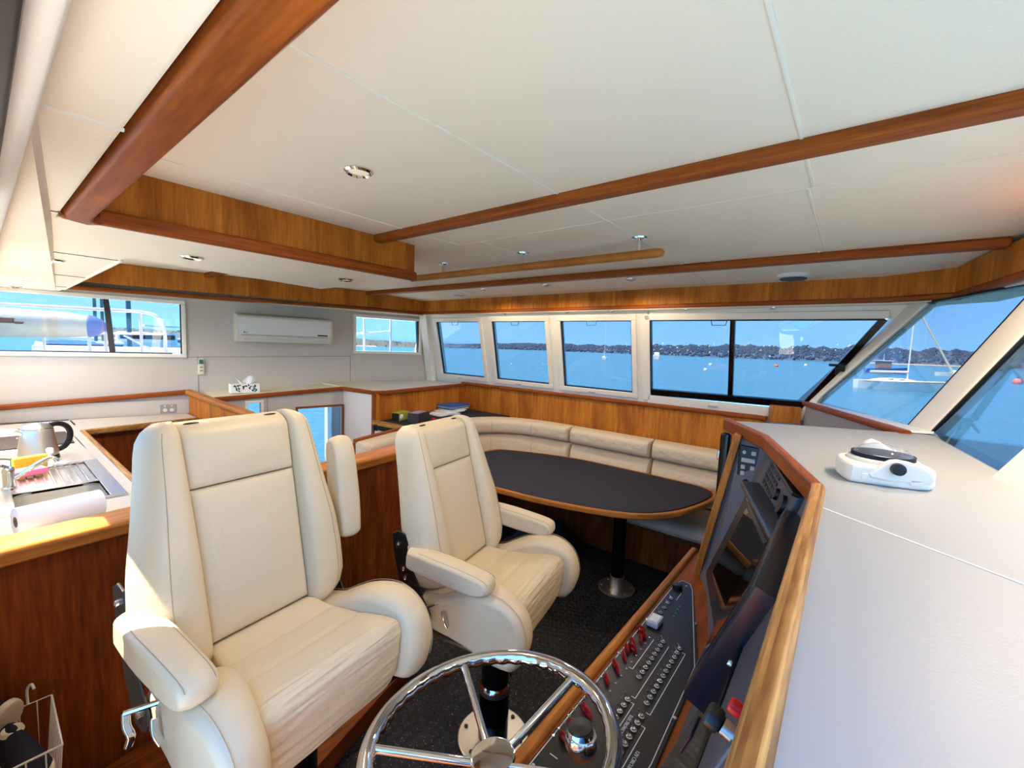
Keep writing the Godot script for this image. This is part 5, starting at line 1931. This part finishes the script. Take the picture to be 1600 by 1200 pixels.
		for e in [-0.72, 0.72]:
			var st := []
			for k in range(7, 17):
				var q: Vector2 = arm[k]
				st.append(place.call(q + Vector2(0, -0.0065), e))
			obj("stitching", MB.new().tube(st, 0.0009, 5), M.stitch, t)
		# metal plate that carries arm and back
		var plate := MB.new()
		var pl := smooth(V2([-0.15, 0.19, -0.08, 0.20, -0.05, 0.12, -0.01, 0.0, 0.045, -0.09, 0.04, -0.14, -0.03, -0.15, -0.075, -0.08, -0.12, 0.04]), 2, true)
		plate.lozenge(pl, func(q, z): return o + Vector3(s * (0.302 + z * 0.004), q.y, q.x - 0.02), 0.003)
		obj("hinge_plate", plate, M.black, t)
		for q in [[0.155, -0.115], [0.06, -0.085], [0.025, -0.075], [-0.11, 0.0]]:
			obj("bolt", MB.new().lathe(V2([0.010, 0.0, 0.009, 0.006, 0.001, 0.008]), o + Vector3(0.306 * s, q[0], q[1] - 0.02), 10, Basis(Vector3.BACK, -PI / 2 * s)), M.chrome, t)
	# --- pan, lever, pedestal
	obj("seat_pan", MB.new().box(o + Vector3(0, -0.205, 0.165), Vector3(0.52, 0.035, 0.36), 0.008), M.black, t)
	var lv := MB.new()
	lv.tube([o + Vector3(-0.27, -0.045, 0.07), o + Vector3(-0.352, -0.045, 0.03)], 0.007, 8)
	obj("lever_bar", lv, M.chrome, t)
	lv = MB.new()
	lv.sweep(rrect(0.010, 0.018, 0.004), smooth([o + Vector3(-0.347, -0.045, 0.03), o + Vector3(-0.350, -0.075, 0.04), o + Vector3(-0.345, -0.10, 0.05), o + Vector3(-0.350, -0.125, 0.045)], 3), Vector3.RIGHT)
	obj("recline_lever", lv, M.chrome, t)
	lv = MB.new()
	lv.sweep(rrect(0.010, 0.018, 0.004), smooth([o + Vector3(-0.315, -0.05, 0.10), o + Vector3(-0.318, -0.08, 0.11), o + Vector3(-0.310, -0.11, 0.12)], 3), Vector3.RIGHT)
	obj("tilt_lever", lv, M.chrome, t)
	var hs := at.y - 0.22
	obj("post", MB.new().lathe(V2([0.062, 0.16, 0.062, hs]), Vector3.ZERO, 24), M.gloss_black, t)
	obj("collar", MB.new().lathe(V2([0.068, 0.235, 0.073, 0.24, 0.073, 0.262, 0.066, 0.27, 0.062, 0.275]), Vector3.ZERO, 24), M.chrome, t)
	obj("lower_post", MB.new().lathe(V2([0.068, 0.012, 0.068, 0.236]), Vector3.ZERO, 24), M.dark_chrome, t)
	obj("clamp", MB.new().lathe(V2([0.012, 0.0, 0.012, 0.03, 0.018, 0.032, 0.018, 0.05, 0.001, 0.052]), Vector3(0.06, 0.25, 0.02), 12, Basis(Vector3.BACK, -PI / 2)), M.chrome, t)
	obj("foot_flange", MB.new().lathe(V2([0.16, 0.0, 0.16, 0.009, 0.154, 0.013, 0.07, 0.014]), Vector3.ZERO, 36), M.brushed, t)
	for k in 6:
		obj("bolt", MB.new().lathe(V2([0.009, 0.012, 0.009, 0.020, 0.001, 0.022]), Vector3(cos(k * TAU / 6 + 0.3) * 0.13, 0, sin(k * TAU / 6 + 0.3) * 0.13), 8), M.bronze, t)


func helm_chairs() -> void:
	helm_chair("cream leather helm chair nearest the galley, one armrest folded up", Vector3(0.531, 0.898, -1.395), 0.14, 0.22, true)
	helm_chair("cream leather helm chair by the dinette table, both armrests down", Vector3(1.368, 0.808, -1.314), 0.20, 0.26, false)


func build_wheel() -> void:
	var wn := Vector3(0, cos(0.15), -sin(0.15))
	var t := thing("steering_wheel", "polished steel boat steering wheel with five spokes and finger grips", "steering wheel", Vector3(0.725, 0.865, -0.60))
	t.basis = Basis(Vector3.RIGHT, wn, Vector3.RIGHT.cross(wn))
	var u := Vector3.RIGHT
	var R := 0.285
	var rimm := MB.new()
	var n := 210
	var sg := 16
	for k in n:
		var a := TAU * k / n
		for j in sg:
			var b := TAU * j / sg
			# scallops for the fingers on the inner underside
			var under := maxf(0.0, cos(b - deg_to_rad(225)))
			var r := 0.0195 + 0.0018 * under * cos(a * 42.0)
			rimm.p(Vector3(cos(a) * (R + r * cos(b)), r * sin(b), -sin(a) * (R + r * cos(b))))
	for k in n:
		for j in sg:
			rimm.quad(k * sg + j, k * sg + (j + 1) % sg, ((k + 1) % n) * sg + (j + 1) % sg, ((k + 1) % n) * sg + j)
	rimm.close(0)
	obj("rim", rimm, M.chrome, t)
	for d in [58.6, 133.0, 205.0, 277.0, -14.0]:
		var a := deg_to_rad(d)
		# angles run from x towards the stern side of the wheel
		var dir := Vector3(cos(a), 0, -sin(a))
		obj("spoke", MB.new().tube([dir * 0.04 + Vector3(0, -0.066, 0), dir * (R - 0.008)], 0.0105, 10), M.chrome, t)
	obj("hub", MB.new().lathe(V2([0.030, -0.20, 0.038, -0.13, 0.050, -0.075, 0.054, -0.060, 0.053, -0.052, 0.048, -0.050, 0.001, -0.049]), Vector3.ZERO, 32), M.chrome, t)
	var kz := Vector3(0.094, -0.037, 0.192)
	obj("knob_body", MB.new().lathe(V2([0.012, 0.0, 0.028, 0.012, 0.038, 0.035, 0.036, 0.058, 0.029, 0.070]), kz, 24), M.chrome, t)
	obj("knob_cap", MB.new().lathe(V2([0.029, 0.069, 0.027, 0.074, 0.001, 0.076]), kz, 24), M.black, t)
	obj("shaft", MB.new().tube(V3([0, -0.18, 0, 0, -0.208, 0]), 0.03, 14), M.steel, t)


# ---------------------------------------------------------------- outside
func around(az: float, d: float, y := 0.0) -> Vector3:
	return Vector3(sin(deg_to_rad(az)) * d, y, -cos(deg_to_rad(az)) * d)


func hull(m: MB, length: float, beam: float, high: float, sheer := 0.25) -> void:
	# bow towards +x, waterline at y = 0
	var outer := func(u, v):
		var x: float = (u - 0.5) * length
		var w: float = beam * 0.5 * pow(sin(PI * clampf(0.16 + u * 0.84, 0.0, 1.0)), 0.65) * lerpf(0.72, 1.0, v)
		var rake: float = smoothstep(0.75, 1.0, u) * v * length * 0.07
		return [x + rake, lerpf(-0.25 * high, high * (1.0 + sheer * pow(u, 2.0)), v), w]
	for s in [-1.0, 1.0]:
		pass
	var us := ends(20)
	var fr := func(u, v):
		var q: Array = outer.call(u, v)
		return Vector3(q[0], q[1], q[2])
	var bk := func(u, v):
		var q: Array = outer.call(u, v)
		return Vector3(q[0], q[1], -q[2])
	m.pad(us, [0.0, 0.3, 0.6, 0.85, 1.0], fr, bk)


func yacht(called: String, label: String, at: Vector3, turn: float, length: float, mast: float, furl: bool) -> Node3D:
	var t := thing(called, label, "sailboat", at, turn)
	var m := MB.new()
	hull(m, length, length * 0.28, length * 0.105)
	obj("hull", m, M.white, t)
	var h := length * 0.108
	m = MB.new()
	m.sweep(V2([0.001, -0.04, 0.0012 * length + 0.02, -0.04, 0.0012 * length + 0.02, 0.04, 0.001, 0.04]), V3([-length * 0.46, h * 0.86, length * 0.112, 0, h, length * 0.139, length * 0.34, h * 1.1, length * 0.09]))
	obj("rubbing_strake", m, M.timber, t)
	m = MB.new()
	m.pad(ends(10), ends(8), func(u, v): return Vector3(lerpf(-0.34, 0.12, u) * length, h * 0.95 + 0.042 * length * rim(u, 3.0, 2.0) * rim(v, 4.0, 2.0), (v - 0.5) * length * 0.17), func(u, v): return Vector3(lerpf(-0.34, 0.12, u) * length, h * 0.8, (v - 0.5) * length * 0.17))
	obj("cabin", m, M.frame, t)
	for k in 2:
		obj("porthole", MB.new().box(Vector3((-0.17 + 0.11 * k) * length, h * 1.22, length * 0.078), Vector3(length * 0.045, length * 0.008, 0.03), 0.01), M.navy, t)
	obj("mast", MB.new().tube([Vector3(0.02 * length, h, 0), Vector3(0.02 * length, mast, 0)], length * 0.008, 8), M.white, t)
	obj("boom", MB.new().tube([Vector3(0.02 * length, h * 2.1, 0), Vector3(-0.36 * length, h * 2.0, 0)], length * 0.014, 8), M.cream, t)
	if furl:
		obj("furled_jib", MB.new().tube([Vector3(0.50 * length, h * 1.35, 0), Vector3(0.03 * length, mast * 0.98, 0)], length * 0.011, 8), M.cream, t)
	var st := MB.new()
	st.tube([Vector3(-0.48 * length, h, 0), Vector3(0.02 * length, mast, 0)], 0.02, 4)
	obj("backstay", st, M.grille, t)
	return t


func buoy(at: Vector3, r: float, m: Material, label: String) -> void:
	var t := thing("buoy", label, "buoy", at, 0.0, "mooring buoys")
	obj("float", MB.new().ball(Vector3(0, r * 0.5, 0), Vector3(r, r, r), 12), m, t)
	obj("ring", MB.new().lathe(V2([r * 0.25, r * 1.4, r * 0.25, r * 1.7, r * 0.12, r * 1.75, r * 0.1, r * 1.4]), Vector3.ZERO, 8), M.unit_grey, t)


func build_outside() -> void:
	# the sea, one sheet to the horizon
	var sea := MB.new()
	sea.box(Vector3(900, SEA - 0.5, -600), Vector3(6000, 1.0, 6000))
	var so := obj("water", sea, M.sea)
	so.set_meta("kind", "structure")
	# far shore: a ridge with woods, its waterline at the measured distances
	var azs := [-12.0, 0.0, 8.0, 18.0, 30.0, 40.0, 44.0, 48.0, 54.0, 60.0, 66.0, 72.0, 80.0, 88.0, 94.0, 100.0, 108.0, 120.0]
	var dist := [235.0, 230.0, 240.0, 250.0, 250.0, 290.0, 340.0, 400.0, 460.0, 470.0, 480.0, 490.0, 500.0, 560.0, 650.0, 760.0, 800.0, 820.0]
	var high := [2.0, 3.0, 4.0, 4.5, 4.0, 1.5, 1.6, 3.5, 6.0, 7.5, 9.5, 12.5, 15.5, 18.0, 21.0, 22.0, 20.0, 18.0]
	var noise := FastNoiseLite.new()
	noise.seed = 17
	noise.frequency = 0.09
	noise.fractal_octaves = 4
	for part in 2:
		var a0: float = -12.0 if part == 0 else 40.0
		var a1: float = 40.0 if part == 0 else 120.0
		var m := MB.new()
		var nu := 130
		var nv := 7
		for i in nu:
			var az: float = lerpf(a0, a1, i / (nu - 1.0))
			var d := table(az, azs, dist)
			var h := table(az, azs, high) * (0.82 + 0.3 * noise.get_noise_1d(az * 6.0))
			for j in nv:
				var f: float = j / (nv - 1.0)
				var yy := SEA - 1.0 if j == 0 else SEA + 0.1 + (h - SEA) * pow(sin(f * PI * 0.5), 0.8) + noise.get_noise_2d(az * 9.0, f * 14.0) * 0.8
				m.p(around(az, d + f * 140.0 + (0.0 if j > 0 else -3.0), yy))
		for i in nu - 1:
			for j in nv - 1:
				var o := i * nv + j
				m.quad(o, o + 1, o + nv + 1, o + nv)
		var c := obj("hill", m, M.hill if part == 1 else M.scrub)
		tag(c, ["low scrubby shore behind the boats on the aft side", "long wooded ridge along the far side of the bay"][part], "hill")
	# beaches
	for part in 2:
		var m := MB.new()
		var pts := []
		for k in 24:
			var az: float = lerpf(-6.0, 33.0, k / 23.0) if part == 0 else lerpf(90.0, 99.0, k / 23.0)
			pts.append(around(az, table(az, azs, dist) - 5.0, SEA + (0.35 if part == 0 else 0.5)))
		m.sweep(V2([-6.0, -0.6, 6.0, -0.6, 5.0, 0.3 if part == 0 else 0.7, -5.0, 0.0]), pts)
		tag(obj("beach", m, M.sand), ["long pale sand flat at the foot of the low aft shore", "short pale beach below the wooded ridge beyond the white yacht"][part], "beach")
	# woods: many small crowns, one stuff object
	var rng := RandomNumberGenerator.new()
	rng.seed = 33
	var mm := MultiMesh.new()
	mm.transform_format = MultiMesh.TRANSFORM_3D
	mm.use_colors = true
	var crown := MB.new()
	crown.ball(Vector3(0, 0.45, 0), Vector3(0.5, 0.6, 0.5), 9)
	for q in crown.v.size():
		crown.v[q] *= 1.0 + 0.28 * sin(crown.v[q].x * 11.0 + crown.v[q].y * 17.0) * cos(crown.v[q].z * 13.0)
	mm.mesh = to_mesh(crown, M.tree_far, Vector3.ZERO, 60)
	mm.instance_count = 26000
	for k in mm.instance_count:
		var az := rng.randf_range(41.0, 118.0) if k > 2500 else rng.randf_range(-8.0, 41.0)
		var d := table(az, azs, dist)
		var h := table(az, azs, high) * (0.82 + 0.3 * noise.get_noise_1d(az * 6.0))
		var f := pow(rng.randf(), 0.7)
		var base := SEA + (h - SEA) * pow(sin(f * PI * 0.5), 0.8)
		var s := rng.randf_range(0.8, 2.3) * clampf((az - 38.0) / 14.0, 0.4, 1.0)
		if az > 68.0:
			s *= 1.15
		var at := around(az, d + f * 140.0, base - 0.6)
		mm.set_instance_transform(k, Transform3D(Basis.from_scale(Vector3(s * rng.randf_range(0.8, 1.5), s * rng.randf_range(0.7, 1.3), s)), at))
		var v := rng.randf_range(0.8, 1.2)
		mm.set_instance_color(k, Color(v * rng.randf_range(0.9, 1.15), v, v * rng.randf_range(0.9, 1.05)))
	var wo := MultiMeshInstance3D.new()
	wo.name = "woods"
	wo.multimesh = mm
	add_child(wo, true)
	tag(wo, "mass of dark trees covering the far ridge", "woods")
	stuff(wo)
	# pale houses and rocks scattered in the woods
	mm = MultiMesh.new()
	mm.transform_format = MultiMesh.TRANSFORM_3D
	var hb := MB.new()
	hb.prism(V2([-0.5, -0.4, 0.5, -0.4, 0.5, 0.4, -0.5, 0.4]), 0.0, 0.6)
	hb.sweep(V2([-0.45, 0.0, 0.45, 0.0, 0.0, 0.35]), V3([-0.5, 0.6, 0, 0.5, 0.6, 0]))
	mm.mesh = to_mesh(hb, M.cream)
	mm.instance_count = 110
	for k in 110:
		var az := rng.randf_range(62.0, 95.0)
		var d := table(az, azs, dist)
		var h := table(az, azs, high)
		var f := rng.randf_range(0.02, 0.9)
		var s := rng.randf_range(0.6, 1.5)
		mm.set_instance_transform(k, Transform3D(Basis(Vector3.UP, rng.randf() * 3.0).scaled(Vector3(s, s, s)), around(az, d + f * 138.0 - 3.0, SEA + (h - SEA) * pow(sin(f * PI * 0.5), 0.8) + 1.2)))
	var ho := MultiMeshInstance3D.new()
	ho.name = "houses"
	ho.multimesh = mm
	add_child(ho, true)
	tag(ho, "pale specks of houses among the trees of the far ridge", "houses")
	stuff(ho)
	# boats
	yacht("sailing_yacht", "white sailing yacht with varnished strake moored off the windscreen", Vector3(66.5, SEA, 4.6), -1.24, 9.3, 9.6, true)
	yacht("sailing_yacht", "distant small sailing yacht seen through the third narrow window", Vector3(140.9, SEA, -70.4), 0.5, 7.0, 13.0, false)
	var t := thing("motor_boat", "blue hulled fishing boat moored behind the white yacht", "boat", Vector3(152, SEA, 6.4), -1.2)
	var m := MB.new()
	hull(m, 9.0, 3.0, 1.1, 0.6)
	obj("hull", m, M.hull_blue, t)
	obj("wheelhouse", MB.new().box(Vector3(-0.6, 2.2, 0), Vector3(3.0, 2.0, 1.8), 0.15), M.timber, t)
	obj("roof", MB.new().box(Vector3(-0.6, 3.3, 0), Vector3(3.8, 0.2, 2.2), 0.08), M.white, t)
	obj("mast", MB.new().tube(V3([-0.6, 3.2, 0, -0.6, 5.0, 0]), 0.06, 6), M.white, t)
	t = thing("motor_boat", "far white motor cruiser just past the post of the wide window", "boat", Vector3(206.5, SEA, -75.5), 0.4)
	m = MB.new()
	hull(m, 10.0, 3.4, 1.4, 0.3)
	obj("hull", m, M.white, t)
	obj("cabin", MB.new().box(Vector3(-1.0, 2.3, 0), Vector3(4.6, 1.6, 2.4), 0.3, 2), M.white, t)
	obj("window_band", MB.new().box(Vector3(-1.0, 2.5, 0), Vector3(4.0, 0.4, 2.44)), M.navy, t)
	t = thing("motor_boat", "low white launch moored to the right of the yacht's bow", "boat", Vector3(157.0, SEA, 20.0), -1.5)
	m = MB.new()
	hull(m, 7.0, 2.4, 0.9, 0.3)
	obj("hull", m, M.white, t)
	obj("cuddy", MB.new().box(Vector3(0.6, 1.2, 0), Vector3(2.4, 0.7, 1.6), 0.2, 2), M.frame, t)
	buoy(Vector3(89.7, SEA, -22.9), 0.36, M.white, "white mooring buoy seen through the wide window, nearer of two")
	buoy(Vector3(132.5, SEA, -32.6), 0.45, M.white, "white mooring buoy seen through the wide window, farther of two")
	buoy(Vector3(163.1, SEA, -20.0), 0.6, M.buoy_orange, "orange mooring buoy beyond the wide window's forward pane")
	buoy(Vector3(205.7, SEA, -15.3), 0.6, M.white, "far white buoy next to the orange one, toward the windscreen")
	buoy(Vector3(69.0, SEA, 8.4), 0.75, M.buoy_orange, "orange buoy under the white yacht's bow")
	buoy(Vector3(59.3, SEA, -47.5), 0.16, M.white, "small white float seen through the second narrow window")
	buoy(Vector3(120.0, SEA, 23.6), 0.7, M.buoy_orange, "orange buoy at the edge of the windscreen pillar")
	m = MB.new()
	m.box(Vector3(-0.72, 0.02, -2.2), Vector3(1.15, 0.06, 8.0), 0.01)
	tag(obj("side_deck", m, mat("deck_paint", Color(0.78, 0.77, 0.74), 0.6)), "white side deck outside the open starboard door", "deck")
	# own cockpit behind the aft wall: coaming, rails and what hangs on them
	m = MB.new(AFT)
	m.box(Vector3(-2.1, 1.48, -1.06), Vector3(3.9, 0.06, 1.75), 0.01)
	m.box(Vector3(-2.1, 1.53, -1.95), Vector3(3.9, 0.10, 0.08), 0.02)
	tag(obj("cockpit_coaming", m, M.white), "white cockpit coaming just outside the aft windows", "coaming")
	t = thing("guard_rail", "white tubular guard rail with a rounded end beyond the galley window", "guard rail", AFT * Vector3(-3.4, 1.51, -1.6))
	t.basis = AFT.basis
	obj("top_tube", MB.new().tube(smooth(V3([-1.1, 0.50, 0, 0.0, 0.51, 0, 0.36, 0.505, 0, 0.49, 0.44, 0, 0.545, 0.27, 0, 0.545, 0.0, 0]), 5), 0.02, 10), M.white, t)
	obj("middle_tube", MB.new().tube(V3([-1.1, 0.20, 0, 0.54, 0.25, 0]), 0.013, 8), M.white, t)
	for x in [-0.50, -0.14, 0.0, 0.32]:
		obj("post", MB.new().tube([Vector3(x, 0, 0), Vector3(x, 0.25 if x < 0.1 else 0.50, 0)], 0.016 if x > -0.2 else 0.012, 8), M.white, t)
	obj("brace", MB.new().tube(V3([0.16, 0.22, 0, 0.42, 0.05, 0]), 0.012, 8), M.white, t)
	t = thing("guard_rail", "white tubular guard rail seen through the small corner window", "guard rail", AFT * Vector3(-0.1, 1.53, -1.6))
	t.basis = AFT.basis
	for x in [-0.22, 0.23]:
		obj("post", MB.new().tube([Vector3(x, 0, 0), Vector3(x - 0.01, 0.75, 0)], 0.02, 8), M.white, t)
	obj("top_tube", MB.new().tube(V3([-0.6, 0.33, 0, 0.23, 0.42, 0]), 0.014, 8), M.white, t)
	obj("bulwark", MB.new().box(Vector3(0.2, 0.03, -0.05), Vector3(1.6, 0.09, 0.06), 0.02, 2), M.white, t)
	t = thing("stern_post", "white tapered moulding at the edge of the small corner window", "post", AFT * Vector3(0.66, 1.52, -1.62))
	obj("body", MB.new().lathe(V2([0.10, 0.0, 0.07, 0.12, 0.02, 0.40]), Vector3.ZERO, 12), M.white, t)
	# rolled sail bag on the neighbour's boom
	t = thing("sail_cover", "fat white rolled sail cover with blue end lashing outside the galley window", "sail cover", AFT * Vector3(-4.0, 1.82, -1.35))
	t.basis = AFT.basis
	m = MB.new()
	m.lathe(V2([0.12, -0.9, 0.16, -0.7, 0.155, -0.2, 0.14, 0.30, 0.115, 0.485, 0.10, 0.50]), Vector3.ZERO, 24, Basis(Vector3.BACK, -PI / 2) * Basis(Vector3.UP, 0.0))
	obj("roll", m, mat("sail_cloth", Color(0.76, 0.745, 0.67), 0.7), t)
	m = MB.new()
	m.lathe(V2([0.118, 0.48, 0.125, 0.50, 0.10, 0.56, 0.05, 0.62, 0.03, 0.63]), Vector3.ZERO, 18, Basis(Vector3.BACK, -PI / 2))
	obj("lashing", m, mat("lash_blue", Color(0.35, 0.40, 0.66), 0.7), t)
	# masts and boats in the marina
	var q := [[10.6, -62.0, 14.0, "teal mast of a moored boat behind the guard rail end"], [7.05, -55.0, 13.0, "thin dark mast left of the window bar, first of a pair"], [7.95, -58.0, 12.5, "thin teal mast left of the window bar, second of a pair"]]
	for k in 3:
		t = thing("boat_mast", q[k][3], "mast", Vector3(q[k][0], SEA, q[k][1]))
		obj("pole", MB.new().tube(V3([0, 0, 0, 0, q[k][2], 0]), 0.22 if k == 0 else 0.13, 10), M.teal, t)
		obj("spreader", MB.new().tube(V3([-1.0, q[k][2] * 0.62, 0, 1.0, q[k][2] * 0.62, 0]), 0.05, 6), M.grille, t)
	q = [[5.6, -44.0, 0.15, 9.0, "white motor cruiser with blue windows left of the window bar"], [13.1, -72.0, -0.1, 12.0, "white cabin cruiser lying behind the guard rail end"], [19.5, -85.0, 0.2, 9.0, "farther white launch near the right edge of the galley window"]]
	for k in 3:
		t = thing("cruiser", q[k][4], "boat", Vector3(q[k][0], SEA, q[k][1]), q[k][2] + PI * (k % 2))
		var l: float = q[k][3]
		m = MB.new()
		hull(m, l, l * 0.3, l * 0.14)
		obj("hull", m, M.white, t)
		obj("cabin", MB.new().box(Vector3(-l * 0.08, l * 0.2, 0), Vector3(l * 0.5, l * 0.14, l * 0.2), l * 0.03, 2), M.white, t)
		obj("window_band", MB.new().box(Vector3(-l * 0.08, l * 0.22, 0), Vector3(l * 0.45, l * 0.05, l * 0.203), 0.02), M.navy, t)
		obj("canopy", MB.new().box(Vector3(-l * 0.2, l * 0.34, 0), Vector3(l * 0.3, l * 0.02, l * 0.2), 0.04), M.frame, t)
		for s in 4:
			obj("rail_post", MB.new().tube([Vector3(l * (0.12 + 0.1 * s), l * 0.14, l * 0.13), Vector3(l * (0.12 + 0.1 * s), l * 0.22, l * 0.13)], 0.03, 5), M.white, t)
	# white quarter seen through the low companionway window
	m = MB.new()
	m.prism(V2([3.05, -5.6, 3.45, -5.6, 4.3, -7.4, 3.9, -7.4]), -0.4, 0.95, 0.06)
	tag(obj("hull_quarter", m, M.white), "white moulded quarter of the hull outside the low companionway window", "hull")
